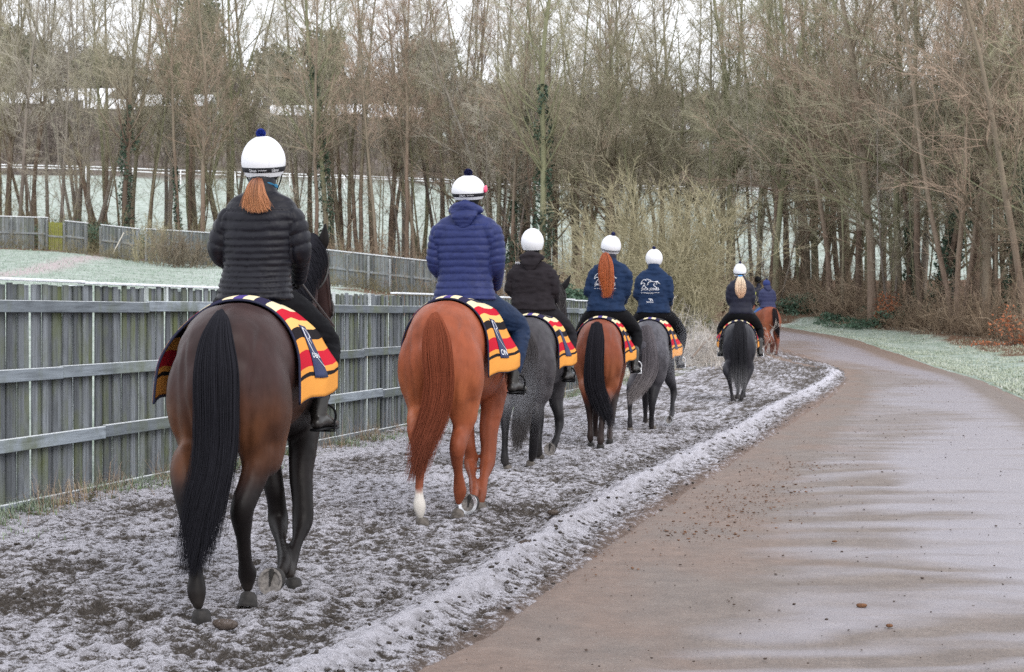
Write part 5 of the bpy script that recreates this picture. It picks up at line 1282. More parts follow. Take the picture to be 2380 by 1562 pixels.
f_, p_, c_, hk = .042, .037, .038, .058
SB = (-.10, -.985, .13)
H = [
 dict(u=512, Y=8.6, darkshadefl=True, lfl=.085, s=1.035, h=5, w=1.08, vox=.013, label='dark bay horse nearest the camera, long black tail', head=(.02, .08), darkhead=True, mside=1,
   coat=(.036, .019, .018), leg=(.008, .0065, .0065), tan=(.110, .042, .017), lz=.84, hair=(.019, .019, .024), tanamt=.75, dock=(.02, .014, .014),
   legs={'LH': [(432, 1090, -.02, (.085, .11)), (440, 1185, -.10, (.060, .080)), (448, 1245, -.14, (.042, .052)), (455, 1320, -.17, (.035, .042)), (457, 1374, -.19, (.050, .054)), (461, 1406, -.21, (.0285, .034)), (466, 1447, -.27, 'flat')],
         'RH': [(612, 1045, .16, (.090, .115)), (588, 1115, .10, (.070, .085)), (564, 1178, .02, (.064, .078)), (563, 1215, .05, (.055, .060)), (566, 1250, .08, (.040, .045)), (570, 1305, .14, (.037, .043)), (575, 1334, .19, (.052, .055)), (575, 1366, .20, (.029, .034)), (575, 1402, .17, 'toe')],
         'LF': [(632, 1110, 1.20, (.066, .08)), (643, 1170, 1.22, (.056, .065)), (647, 1212, 1.22, (.062, .064)), (653, 1262, 1.0, .034), (661, 1306, .78, .044), (654, 1328, .66, .032), (641, 1352, .55, (*SB, False, 1.15))],
         'RF': [(700, 1090, 1.22, (.075, .09)), (703, 1160, 1.16, (.064, .07)), (703, 1212, 1.12, (.063, .064)), (690, 1262, 1.0, .036), (674, 1312, .90, (.044, .046)), (673, 1336, .80, .032), (681, 1366, .72, 'flat')]},
   tail=[(506, 518, 722, -.015, .02), (490, 532, 742, -.08, .035), (464, 543, 790, -.13, .05), (449, 556, 860, -.17, .06), (448, 557, 940, -.18, .06), (448, 556, 1020, -.18, .06), (440, 548, 1090, -.2, .06), (416, 534, 1170, -.22, .06), (404, 520, 1240, -.24, .05), (402, 500, 1310, -.26, .04), (408, 480, 1345, -.26, .03)], nst=2000, hr=.0018),
 dict(u=1010, Y=12.25, s=1.06, h=12, w=1.0, vox=.0145, label='chestnut horse second from the camera, red brown tail and one white sock', head=(-.14, -.13),
   coat=(.25, .066, .030), leg=(.20, .056, .027), tan=(.34, .105, .042), hair=(.20, .056, .030), hairtip=(.17, .055, .034), tanamt=.6, sock=(975, 1182, 12.1),
   legs={'LH': [(972, 1000, .0, (.085, .11)), (980, 1062, -.08, (.056, .075)), (976, 1102, -.10, (.035, .045)), (974, 1145, -.14, (.031, .039)), (975, 1176, -.16, (.049, .051)), (977, 1200, -.17, .030), (980, 1225, -.17, 'flat')],
         'RH': [(1083, 965, .2, (.092, .115)), (1072, 1005, .15, (.070, .09)), (1064, 1038, .05, (.064, .078)), (1062, 1066, .08, (.050, .055)), (1065, 1100, .14, (.036, .042)), (1069, 1141, .2, (.052, .053)), (1066, 1166, .22, .031), (1063, 1190, .22, 'toe')],
         'LF': [(1085, 1015, 1.2, (.066, .08)), (1093, 1050, 1.2, (.052, .06)), (1094, 1078, 1.2, (.056, .06)), (1097, 1108, 1.0, .034), (1102, 1138, .75, .042), (1101, 1156, .62, .031), (1098, 1173, .50, (*SB, True, 1.12))],
         'RF': [(1137, 990, 1.25, (.082, .10)), (1136, 1040, 1.2, (.066, .075)), (1133, 1076, 1.15, (.062, .066)), (1125, 1110, 1.0, .040), (1119, 1148, .88, (.044, .046)), (1117, 1168, .84, .031), (1115, 1187, .84, 'flat')]},
   tail=[(1004, 1018, 728, -.015, .015), (992, 1032, 746, -.07, .03), (980, 1049, 785, -.12, .04), (980, 1055, 830, -.15, .05), (984, 1058, 880, -.16, .05), (978, 1054, 930, -.17, .05), (960, 1042, 985, -.18, .05), (944, 1018, 1040, -.2, .05), (944, 996, 1090, -.22, .03), (948, 980, 1125, -.22, .02)], nst=1500, hr=.0023),
 dict(u=1216, Y=16.5, s=.975, h=11, w=1.02, vox=.017, label='dark grey horse third in the string, steaming, with pale hind fetlock', head=(.0, .05), darkhead=True, ear=(.10, -.02),
   coat=(.042, .039, .044), leg=(.016, .015, .017), tan=(.060, .054, .058), hair=(.05, .046, .048), hairtip=(.085, .078, .076), dock=(.03, .028, .032), dapple=.5,
   legs={'LH': [(1178, 930, .0, (.085, .11)), (1174, 972, -.05, (.054, .07)), (1174, 1010, -.1, (.036, .044)), (1173, 1045, -.12, (.034, .040)), (1173, 1069, -.14, (.045, .045)), (1176, 1083, -.14, .030), (1179, 1095, -.14, 'flat')],
         'RH': [(1250, 925, .2, (.095, .115)), (1244, 972, .1, (.066, .08)), (1242, 1005, .12, (.052, .058)), (1240, 1035, .15, (.048, .05)), (1238, 1057, .2, (.046, .05)), (1235, 1070, .22, .031), (1232, 1079, .22, 'toe')],
         'LF': [(1250, 960, 1.2, (.07, .08)), (1252, 1000, 1.15, .05), (1253, 1030, 1.1, .036), (1253, 1052, 1.1, .042), (1254, 1062, 1.1, .036), (1255, 1069, 1.1, 'flat')],
         'RF': [(1292, 925, 1.25, (.085, .10)), (1298, 960, 1.2, (.058, .07)), (1300, 985, 1.2, (.052, .06)), (1296, 1008, 1.1, .038), (1290, 1028, 1.0, .042), (1286, 1037, .96, .038), (1282, 1046, .92, (*SB, False, 1.08))]},
   tail=[(1200, 1232, 768, -.04, .02), (1200, 1252, 810, -.10, .03), (1200, 1250, 860, -.13, .04), (1195, 1245, 920, -.14, .05), (1185, 1236, 980, -.16, .04), (1180, 1228, 1020, -.18, .03), (1185, 1222, 1060, -.18, .02)], nst=900, hr=.0022, core=.5),
 dict(u=1387, Y=19.3, s=.955, h=9, w=1.0, vox=.018, label='bay horse fourth in the string, thick black tail swept to the right', head=(.0, .0),
   coat=(.17, .045, .022), leg=(.020, .012, .011), tan=(.29, .10, .045), hair=(.020, .019, .024), hairtip=(.03, .03, .036), lz=.78, tanamt=.6,
   legs={'LH': [(1364, 905, .0, (.085, .11)), (1369, 940, -.05, (.056, .07)), (1371, 970, -.06, (.038, .045)), (1372, 995, -.08, .036), (1372, 1015, -.1, .046), (1373, 1025, -.1, .030), (1373, 1033, -.1, 'flat')],
         'RH': [(1414, 905, .2, (.09, .11)), (1404, 945, -.05, (.060, .078)), (1400, 975, -.12, (.042, .05)), (1397, 1003, -.2, .040), (1396, 1023, -.26, .048), (1395, 1034, -.26, .031), (1395, 1043, -.26, 'flat')],
         'LF': [(1385, 925, 1.3, (.07, .08)), (1384, 965, 1.4, .05), (1384, 990, 1.45, .036), (1384, 1008, 1.5, .042), (1384, 1018, 1.5, .036), (1385, 1026, 1.5, 'flat')],
         'RF': [(1425, 915, 1.25, (.08, .10)), (1422, 950, 1.1, (.058, .066)), (1420, 974, 1.0, (.054, .058)), (1418, 992, .8, .037), (1417, 1010, .6, .044), (1417, 1020, .5, .030), (1417, 1029, .45, 'flat')]},
   tail=[(1374, 1400, 752, -.04, .03), (1364, 1406, 790, -.12, .05), (1358, 1405, 840, -.15, .06), (1356, 1406, 890, -.16, .06), (1366, 1420, 930, -.16, .06), (1384, 1432, 965, -.16, .05), (1402, 1440, 1000, -.16, .03)], nst=800, hr=.0032),
 dict(u=1502, Y=21.9, s=.94, h=12, w=1.0, vox=.019, label='lighter grey horse fifth in the string, pale tail swept left', head=(.0, .0), darkhead=True,
   coat=(.072, .070, .082), leg=(.020, .019, .022), tan=(.080, .075, .084), hair=(.11, .10, .11), hairtip=(.26, .235, .235), dapple=.6, lz=.82,
   legs={'LH': [(1470, 895, .0, (.08, .10)), (1465, 925, -.05, (.050, .066)), (1464, 950, -.08, .034), (1464, 970, -.1, .032), (1464, 985, -.1, .044), (1464, 996, -.1, .029), (1464, 1005, -.1, 'flat')],
         'RH': [(1522, 895, .2, (.09, .11)), (1516, 930, .1, (.060, .075)), (1515, 955, .1, (.042, .048)), (1514, 975, .15, .038), (1514, 990, .2, .044), (1516, 997, .22, .030), (1518, 1002, .22, 'flat')],
         'LF': [(1500, 905, 1.3, (.06, .07)), (1500, 940, 1.4, .046), (1500, 962, 1.45, .034), (1500, 978, 1.5, .04), (1500, 986, 1.5, .035), (1500, 994, 1.5, 'flat')],
         'RF': [(1556, 878, 1.25, (.085, .10)), (1564, 900, 1.3, (.056, .066)), (1566, 915, 1.3, (.05, .055)), (1563, 938, 1.2, .036), (1562, 958, 1.1, .044), (1560, 969, .95, .032), (1558, 978, .82, (*SB, True, 1.05))]},
   tail=[(1490, 1515, 758, -.04, .02), (1492, 1526, 800, -.11, .04), (1490, 1532, 850, -.15, .05), (1474, 1522, 885, -.18, .05), (1456, 1500, 915, -.2, .05), (1446, 1482, 945, -.22, .03)], nst=900, hr=.003, tipz=.3, core=.6),
 dict(u=1719, Y=29.0, s=.90, h=6, w=1.14, vox=.021, label='black grey horse sixth in the string, black tail ending in silver', head=(.0, -.1), darkhead=True,
   coat=(.024, .024, .030), leg=(.020, .019, .022), tan=(.034, .033, .040), hair=(.024, .024, .028), hairtip=(.22, .22, .23), tipz=.5, lz=.7,
   legs={'LH': [(1690, 860, .0, (.085, .10)), (1695, 880, -.05, (.052, .066)), (1698, 900, -.05, .036), (1701, 918, -.06, .034), (1703, 930, -.06, .044), (1705, 936, -.06, .03), (1706, 941, -.06, 'flat')],
         'RH': [(1742, 855, .2, (.09, .10)), (1736, 880, .1, (.056, .07)), (1731, 898, .0, .040), (1727, 912, -.1, .040), (1724, 924, -.15, .046), (1722, 930, -.15, .032), (1721, 935, -.15, 'toe')],
         'LF': [(1712, 880, 1.2, (.06, .07)), (1715, 900, 1.2, .045), (1715, 912, 1.1, .034), (1713, 922, 1.0, .042), (1713, 927, 1.0, .036), (1713, 931, 1.0, 'flat')],
         'RF': [(1728, 880, 1.3, (.065, .07)), (1729, 900, 1.3, .045), (1729, 910, 1.3, .034), (1729, 917, 1.3, .042), (1729, 921, 1.3, .036), (1729, 925, 1.3, 'flat')]},
   tail=[(1708, 1730, 748, -.04, .03), (1702, 1736, 780, -.12, .05), (1699, 1738, 820, -.15, .06), (1697, 1738, 855, -.16, .06), (1694, 1740, 885, -.18, .05), (1698, 1742, 915, -.18, .03)], nst=500, hr=.0045),
 dict(u=1799, Y=54.0, s=1.02, h=-14, w=1.0, vox=.026, z=.19, label='farthest chestnut bay horse, dark tail, turning left at the bend', head=(-.1, .0),
   coat=(.20, .055, .027), leg=(.10, .04, .03), tan=(.30, .10, .05), hair=(.020, .016, .018), lz=.6,
   legs={'LH': [(1784, 785, .0, (.09, .11)), (1781, 800, -.1, (.055, .07)), (1780, 812, -.1, .040), (1779, 820, -.1, .046), (1779, 824, -.1, .04), (1779, 827, -.1, 'flat')],
         'RH': [(1806, 790, .2, (.09, .11)), (1807, 802, .1, (.055, .07)), (1806, 813, .0, .040), (1804, 822, -.1, .046), (1804, 826, -.1, .04), (1804, 829, -.1, 'flat')],
         'LF': [(1790, 795, .9, (.06, .07)), (1792, 806, .9, .045), (1792, 815, .9, .038), (1793, 821, .9, .044), (1793, 824, .9, .038), (1793, 827, .9, 'flat')],
         'RF': [(1796, 795, 1.3, (.065, .07)), (1797, 806, 1.3, .045), (1797, 815, 1.3, .038), (1797, 820, 1.3, .044), (1797, 822, 1.3, .038), (1797, 825, 1.3, 'flat')]},
   tail=[(1795, 1805, 718, -.04, .03), (1795, 1809, 735, -.15, .06), (1797, 1811, 755, -.2, .07), (1800, 1814, 772, -.22, .06), (1803, 1814, 789, -.22, .04)], nst=200, hr=.009),
 dict(u=1768, Y=61.0, s=.98, h=-24, w=1.0, vox=.03, z=.34, label='horse hidden behind the farthest chestnut bay, under the rider in the dark helmet', head=(-.1, .0),
   coat=(.10, .04, .025), leg=(.03, .02, .02), tan=(.12, .05, .03), hair=(.020, .016, .018), lz=.6,
   legs={'LH': [(1759, 785, .0, (.09, .11)), (1758, 800, -.1, (.055, .07)), (1758, 806, -.1, .040), (1758, 811, -.1, .046), (1758, 808, -.1, .04), (1758, 805, -.1, 'flat')],
         'RH': [(1776, 785, .2, (.09, .11)), (1776, 798, .1, (.055, .07)), (1776, 803, .0, .040), (1776, 806, -.1, .046), (1776, 808, -.1, .04), (1776, 805, -.1, 'flat')],
         'LF': [(1762, 785, .9, (.06, .07)), (1762, 796, .9, .045), (1762, 800, .9, .038), (1762, 803, .9, .044), (1762, 804, .9, .038), (1762, 804, .9, 'flat')],
         'RF': [(1770, 785, 1.3, (.065, .07)), (1770, 796, 1.3, .045), (1770, 800, 1.3, .038), (1770, 802, 1.3, .044), (1770, 803, 1.3, .038), (1770, 803, 1.3, 'flat')]},
   tail=[(1764, 1772, 722, -.04, .03), (1763, 1773, 740, -.15, .06), (1763, 1773, 760, -.2, .07), (1764, 1772, 780, -.22, .06), (1765, 1771, 790, -.22, .04)], nst=150, hr=.01),
]
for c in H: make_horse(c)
BL = ['striped blanket with purple middle on the dark bay nearest the camera', 'striped blanket on the chestnut second from the camera', 'striped blanket on the dark grey third horse',
      'striped blanket on the bay with the swept black tail', 'striped blanket on the lighter grey fifth horse', 'striped blanket with flapping gold corner on the black grey sixth horse']
for c, l, t in zip(H[:6], BL, ['DEN', 'ON', None, None, None, None]): make_blanket(c, l, text=t)
# ------------------------------------------------------------ riders
def cloth_mat(name, c, rough=.6, spec=.3, sheen=.1, wr=.35, scale=14):
    m = M(name, rough, spec); m.b.inputs['Sheen Weight'].default_value = sheen
    co = m.coord(); n = m.noise(co, scale, 5, .65, .8); c = np.array(c)
    m.col(m.ramp(n, [(.3, c*.8), (.7, c*1.25)])); m.bump(n, wr, .012); return m.m
M_skin = plain('skin', (.45, .25, .18), .55, noise=.08)
M_silk = plain('white_silk', (.70, .71, .745), .5, .3)
M_black = plain('black_shell', (.004, .004, .005), .55, .12)
M_band = plain('elastic_band', (.010, .010, .014), .7)
M_brown_boot = plain('dark_boot', (.016, .014, .013), .33, .55, noise=.3, nscale=30, bump=.2)
M_glove = plain('black_glove', (.014, .013, .014), .75, noise=.2)
HAIRM = {}
def hair_mat(name):
    if name not in HAIRM:
        m = M(name, .42, .4); m.col(m.attr('coat', 'Color')); HAIRM[name] = m.m
    return HAIRM[name]
from mathutils.bvhtree import BVHTree
def project_text(bvh, text, cx, cz, width, parent, mat, org_l, nm='lettering', bold=0, off=.004, rot=0):
    V, T = text_tris(text); V = V-V.min(0)*[1, 1, 0]; sc_ = width/np.ptp(V[:, 0]); V = V*sc_; V[:, 0] -= width/2
    c, s = math.cos(rot), math.sin(rot); out = []
    # refine long triangles is unnecessary: glyphs are small against the back
    for v in V:
        x, z = cx+v[0]*c-v[1]*s, cz+v[0]*s+v[1]*c
        hit = bvh.ray_cast(Vector((x, -2, z)), Vector((0, 1, 0)))
        out.append((x, (hit[0].y-off) if hit[0] else 0, z))
    return obj(nm, mk_mesh(nm, out, T, False), mat, parent)
def project_curve(bvh, pts, parent, mat, r=.003, nm='emblem_line', off=.003, mb=None):
    C = catmull(np.array([(p[0], 0, p[1]) for p in pts]), 5); out = []
    for p in C:
        hit = bvh.ray_cast(Vector((p[0], -2, p[2])), Vector((0, 1, 0))); out.append((p[0], (hit[0].y-off) if hit[0] else 0, p[2]))
    tube(mb, out, [r]*len(out), n=5, sub=1)

def make_rider(c):
    Yr = c['Y']; h = R(c['h']); hem = P(c['uc'], c['vhem'], Yr); org = np.array([hem[0], hem[1], 0.0]); zg = c.get('z', 0)
    org[2] = zg
    L = lambda u, v, dy=0: w2l(P(u, v, Yr+dy), org, h)
    root = empty('person', tuple(org), -h); tag(root, c['label'], 'person', 'riders of the string')
    zh = hem[2]-zg; nk = L(c['un'], c['vn']); zn = nk[2]; nx = nk[0]; W = c['W']; wt = c['wt']; HT = zn-zh
    hl, hr_ = L(c['uh'], c['vb']), L(c['uh'], c['vt']); hcx = hl[0]; hw = c['hw']/2
    big = c.get('arm', 1.0)
    ynk = .03
    # --- anatomy
    mb = MB()
    hz = (hl[2]+hr_[2])/2
    tube(mb, [(0, 0, zh-.02), (0, 0, zh+.15), (nx*.5, .0, zh+HT*.55), (nx, .01, zn-.14), (nx, ynk, zn-.04)], [(.15, .10), (.13, .09), (.15, .10), (.15, .085), (.06, .06)], n=16)
    tube(mb, [(nx, ynk, zn-.08), (nx*.5+hcx*.5, ynk+.01, zn+.02), (hcx, ynk+.03, hl[2]+.03)], [.058, .055, .055], n=14)
    tube(mb, [(hcx, ynk+.03, hl[2]-.05), (hcx, ynk+.03, hl[2]+.04), (hcx, ynk+.03, hl[2]+.13)], [(.062, .075), (.078, .095), (.06, .075)], n=16)
    fy = ynk+.03+.095
    tube(mb, [(hcx, fy-.005, hl[2]+.05), (hcx, fy+.018, hl[2]+.01), (hcx, fy-.005, hl[2]-.005)], [.010, .015, .008], n=8)   # nose
    tube(mb, [(hcx-.022, fy-.012, hl[2]-.032), (hcx+.022, fy-.012, hl[2]-.032)], [.007, .007], n=6, side=(0, 0, 1))            # mouth
    for sg in (-1, 1): tube(mb, [(hcx+sg*.080, ynk+.03, hl[2]+.035), (hcx+sg*.082, ynk+.02, hl[2]-.01)], [(.008, .018), (.008, .012)], n=8)   # ears
    SH, EL, WR = {}, {}, {}
    for sg in (-1, 1):
        SH[sg] = np.array((nx+sg*(W-.090*big), .0, zn-.172)); EL[sg] = np.array((nx*.4+sg*(W-.052*big)+c.get('elx', 0), .03, zn-HT*.60-.02)); WR[sg] = np.array((sg*.15+.03, .34, zh+.10))
        if 'el' in c and sg in c['el']: EL[sg] = np.array([c['el'][sg][0], c['el'][sg][1], zn-c['el'][sg][2]])
        tube(mb, [SH[sg], EL[sg], WR[sg]], [.05, .042, .028], n=12)
        hp = [np.array(p) for p in ((sg*.11, .02, zh-.05), (sg*.26, .20, zh-.13), (sg*.335, .35, zh-.27), (sg*.345, .22, zh-.50), (sg*.34, .12, zh-.68), (sg*.36, .22, zh-.73))]
        tube(mb, hp, [.085, .075, .052, .045, .032, .035], n=12)
    obj('body', remesh(mb, 'body', .014 if Yr < 14 else .022, 3), M_skin, root)
    # --- trousers
    mb = MB(); ls = c.get('leg', 1.0)
    tube(mb, [(0, .0, zh+.10), (0, -.01, zh-.02), (0, .01, zh-.10)], [(wt*.80, .105), (wt*.96, .14), (wt*.85, .13)], n=24)
    for sg in (-1, 1):
        kx = c.get('knee', (.345, .36, -.28)); hp = [(sg*.09, .0, zh-.03), (sg*.215, .16, zh-.12), (sg*kx[0], kx[1], zh+kx[2]), (sg*(kx[0]+.012), kx[1]-.10, zh-.42), (sg*(kx[0]), .15, zh-.60)]
        tube(mb, hp, [(.125*ls, .12*ls), (.108*ls, .115*ls), (.078*ls, .085*ls), (.070*ls, .075*ls), (.056*ls, .062*ls)], n=20)
    tm = remesh(mb, 'trousers', .010 if Yr < 14 else .018, 4); V = coords(tm); N = normals(tm)
    kn = np.exp(-((V[:, 2]-(zh-.29))/.09)**2)
    wr = fbm(V[:, 0]*5, V[:, 1]*9+V[:, 2]*6, V[:, 2]*22, 3)*(.006+.014*kn)
    set_coords(tm, V+N*wr[:, None]); tr_o = obj('trousers', tm, c['legmat'], root)
    # --- jacket
    mb = MB(); pz = c.get('pz', .86)
    prof = [(0, zh-.025, wt*1.12, .160), (0, zh+.05, wt*1.05, .145), (nx*.3, zh+HT*.25, wt*c.get('waist', .97), .125), (nx*.6, zh+HT*.50, wt*1.06, .135), (nx*.9, zh+HT*.70, wt*1.10, .135), (nx, zn-.125, min(W-.045, wt*1.14), .118), (nx, zn-.065, W*.70, .095), (nx, zn-.03, W*.46, .082), (nx, zn-.005, .095, .078), (hcx*.3+nx*.7, zn+.03, .075, .075)]
    tube(mb, [(a[0], .0+.02*i/8, a[1]) for i, a in enumerate(prof)], [(a[2], a[3]) for a in prof], n=36, sub=5, power=pz, cap=False)
    cuff = {}
    for sg in (-1, 1):
        mid = (SH[sg]+EL[sg])/2+np.array([sg*.018, 0, 0])
        tube(mb, [SH[sg]+np.array([-sg*.05, 0, .03]), SH[sg]+np.array([sg*.005, 0, -.005]), mid, EL[sg], (EL[sg]*.45+WR[sg]*.55), WR[sg]], [(.062*big, .078*big), (.070*big, .085*big), (.064*big, .078*big), (.058*big, .068*big), (.05*big, .055*big), (.040*big, .044*big)], n=22)
    vox = .0085 if Yr < 14 else (.013 if Yr < 26 else .02)
    jm = remesh(mb, 'jacket', vox, 4); V = coords(jm); N = normals(jm)
    # puffer baffles and creases
    def segp(p, a, b):
        ab = b-a; t = np.clip(((p-a)@ab)/(ab@ab), 0, 1); d = np.linalg.norm(p-(a+t[:, None]*ab), axis=1); return t, d
    darm = np.full(len(V), 9.); tarm = np.zeros(len(V))
    for sg in (-1, 1):
        l1 = np.linalg.norm(EL[sg]-SH[sg]); l2 = np.linalg.norm(WR[sg]-EL[sg])
        t1, d1 = segp(V, SH[sg], EL[sg]); t2, d2 = segp(V, EL[sg], WR[sg])
        u = np.where(d1/.075 < d2/.058, t1*l1, l1+t2*l2); d = np.minimum(d1/.078, d2/.060)/big
        k = d < darm; darm = np.where(k, d, darm); tarm = np.where(k, u, tarm)
    xt = np.interp(V[:, 2], [a[1] for a in prof], [a[2] for a in prof]); zz_ = V[:, 2]; xc = np.interp(zz_, [zh, zn], [0, nx])
    dtor = np.abs(V[:, 0]-xc)/(xt-.018)
    isarm = (darm < dtor*1.02) & (V[:, 2] < zn-.07)
    dis = np.zeros(len(V))
    if c.get('baf'):
        bs = c['baf']; ucoord = np.where(isarm, tarm+.5*bs, zz_-.03*((V[:, 0]-xc)/W)**2*(zz_ > zn-.2))
        if c.get('bafrow'):   # irregular row heights
            rows_ = np.array(c['bafrow'])*HT+zh; ph = np.interp(zz_-.02*((V[:, 0]-xc)/W)**2, rows_, np.arange(len(rows_))); ph = np.where(isarm, (tarm+.5*bs)/bs, ph)
        else: ph = ucoord/bs
        ph = ph+fbm(V[:, 0]*4, V[:, 1]*4, V[:, 2]*4, 2)*.10
        fr = ph-np.floor(ph); A_ = c.get('bafa', .012)
        prof_b = np.sqrt(np.clip(1-(2*fr-1)**2, 0, 1))
        dis += A_*(prof_b-.55)*(1-.6*sstep(zn-.16, zn-.07, V[:, 2]))
        dis += A_*.35*fbm(V[:, 0]*16, ph*1.3, V[:, 1]*16, 3)
        seam = np.abs(darm-dtor*1.02)*(V[:, 2] < zn-.12); dis -= .008*np.exp(-(seam/.06)**2)
    else:
        dis += .024*fbm(V[:, 0]*4+V[:, 2]*3, V[:, 1]*5, V[:, 2]*11, 3)+.011*fbm(V[:, 0]*10+V[:, 2]*7, V[:, 1]*10, V[:, 2]*26, 2)
        seam = np.abs(darm-dtor*1.02)*(V[:, 2] < zn-.12); dis -= .007*np.exp(-(seam/.05)**2)
    if c.get('hemband'): dis -= .006*np.exp(-((zz_-(zh+.035))/.008)**2)
    set_coords(jm, V+N*dis[:, None])
    jo = obj('jacket', jm, c['jmat'], root)
    V = coords(jm); nf = np.empty(len(jm.loops), np.int32); jm.loops.foreach_get('vertex_index', nf)
    bvh = BVHTree.FromPolygons(V.tolist(), [list(p.vertices) for p in jm.polygons]) if (c.get('logo') or c.get('chest')) else None
    # collar / hood
    mb = MB()
    if c.get('hood'):
        th = np.linspace(R(200), R(340), 9)
        pts = [(nx+.088*math.cos(t)*1.15, ynk+.01+.088*math.sin(t), zn+.015+.012*math.sin(3*t)) for t in th]
        tube(mb, pts, [(.030, .05), (.04, .065), (.046, .072), (.05, .075), (.052, .078), (.05, .075), (.046, .072), (.04, .065), (.030, .05)], side=(0, 0, 1), n=16, sub=3)
        tube(mb, [(nx, -.055, zn-.01), (nx, -.10, zn-.05), (nx, -.105, zn-.11)], [(.115, .04), (.10, .035), (.06, .02)], n=18)
        hm = remesh(mb, 'hood', vox*.9, 3); Vh = coords(hm); Nh = normals(hm)
        a = fbm(Vh[:, 0]*9, Vh[:, 1]*9, Vh[:, 2]*30, 3)*.010+(.006*np.sqrt(np.clip(1-(2*((Vh[:, 2]/.05) % 1)-1)**2, 0, 1)) if c.get('baf') else 0)
        set_coords(hm, Vh+Nh*np.asarray(a)[:, None]); obj('hood', hm, c['jmat'], jo)
    else:
        tube(mb, [(nx, ynk-.01, zn-.035), (nx, ynk-.005, zn+.01), (hcx*.4+nx*.6, ynk, zn+.045)], [(.088, .082), (.080, .076), (.079, .076)], n=24, sub=4)
        obj('collar', mb.mesh('collar'), c.get('colmat', c['jmat']), jo)
    # --- gloves with five fingers round the rein
    for sg in (-1, 1):
        mb = MB(); w0 = WR[sg]; dr = np.array([-sg*.25, .9, -.15]); dr /= np.linalg.norm(dr)
        tube(mb, [w0-dr*.02, w0+dr*.03, w0+dr*.085], [(.028, .036), (.026, .040), (.022, .042)], n=12, side=(1, 0, 0))
        for k in range(4):
            b = w0+dr*(.085-.006*abs(k-1.2))+np.array([0, 0, .030-.021*k]); ln = (.036, .040, .037, .030)[k]
            tube(mb, [b-dr*.02, b+dr*ln*.7, b+dr*ln*.8+np.array([-sg*ln*.7, 0, -.004]), b+dr*ln*.05+np.array([-sg*ln*.9, 0, -.006])], [.0105, .0095, .009, .0075], n=8, sub=3)
        b = w0+dr*.04+np.array([-sg*.012, 0, .036]); tube(mb, [b, b+dr*.030+np.array([-sg*.012, 0, .012]), b+dr*.055+np.array([-sg*.016, 0, .010])], [.0125, .0105, .0085], n=8, sub=3)
        obj('glove', mb.mesh('glove'), M_glove, root)
    # --- boots
    for sg in (-1, 1):
        mb = MB(); kx = c.get('knee', (.345, .36, -.28))[0]; az = zh-.735-c.get('ft', 0)
        tube(mb, [(sg*kx, .155, zh-.50), (sg*kx, .14, zh-.60), (sg*(kx-.005), .12, az+.035)], [(.060, .066), (.055, .06), (.046, .054)], n=16)
        tube(mb, [(sg*(kx-.005), .07, az-.005), (sg*(kx+.01), .15, az+.01), (sg*(kx+.035), .25, az-.012), (sg*(kx+.05), .325, az-.022)], [(.038, .036), (.043, .045), (.043, .030), (.034, .022)], n=16)
        bm_ = remesh(mb, 'boot', .009 if Yr < 14 else .014, 3); bo = obj('boot', bm_, c.get('bootmat', M_brown_boot), root)
        mb = MB(); tube(mb, [(sg*(kx-.005), .045, az-.043), (sg*(kx+.01), .15, az-.040), (sg*(kx+.037), .25, az-.046), (sg*(kx+.05), .335, az-.046)], [(.036, .009), (.036, .008), (.043, .008), (.032, .008)], n=12, power=.7)
        obj('sole', mb.mesh('sole'), M_black, bo)
    # --- helmet: lathe, tipped so the nape is lower
    tilt = R(c.get('tilt', 12)); hh = hr_[2]-hl[2]; ct_ = np.array((hcx, ynk+.03, hl[2]+hh*.347)); rx_, ry_, rz_ = hw, hw*1.08, hh*.653
    side_t = R(c.get('roll', 0))
    def hpt(phi, th, k=1.0):
        x, y, z = rx_*k*math.sin(phi)*math.cos(th), ry_*k*math.sin(phi)*math.sin(th), rz_*k*math.cos(phi)
        if phi > R(90): x *= 1.0-.10*(phi-R(90)); y *= 1-.10*(phi-R(90))
        y, z = y*math.cos(tilt)-z*math.sin(tilt), y*math.sin(tilt)+z*math.cos(tilt)
        x, z = x*math.cos(side_t)+z*math.sin(side_t), -x*math.sin(side_t)+z*math.cos(side_t)
        return np.array((x, y, z))+ct_
    def cap(p0, p1, k, n=40, rows=18, wob=0):
        V = [[hpt(p0+(p1-p0)*i/rows, 2*math.pi*j/n, k*(1+wob*float(noise3(i*.5, j*.35+j*.01, 2)))) for j in range(n)] for i in range(rows+1)]
        V = np.array(V).reshape(-1, 3); i = np.arange(rows)[:, None]*n; j = np.arange(n)[None]; j2 = (j+1) % n
        return V, np.stack([i+j, i+n+j, i+n+j2, i+j2], -1).reshape(-1, 4)
    pe = R(c.get('pe', 122))
    hm = mk_mesh('helmet', *cap(.02, pe, 1.0, wob=.006)); ho = obj('helmet', hm, c.get('helmat', M_silk), root)
    V_, q_ = cap(.3, pe+R(3), .965); obj('helmet_shell', mk_mesh('helmet_shell', V_, q_), M_black, ho)
    if c.get('seams', True):
        mb = MB()
        for th in np.arange(4)*math.pi/2+.5: tube(mb, [hpt(p_, th, 1.001) for p_ in np.linspace(.1, pe-.05, 14)], [.0012]*14, n=5, sub=2)
        obj('seam', mb.mesh('seam'), c.get('helmat', M_silk), ho)
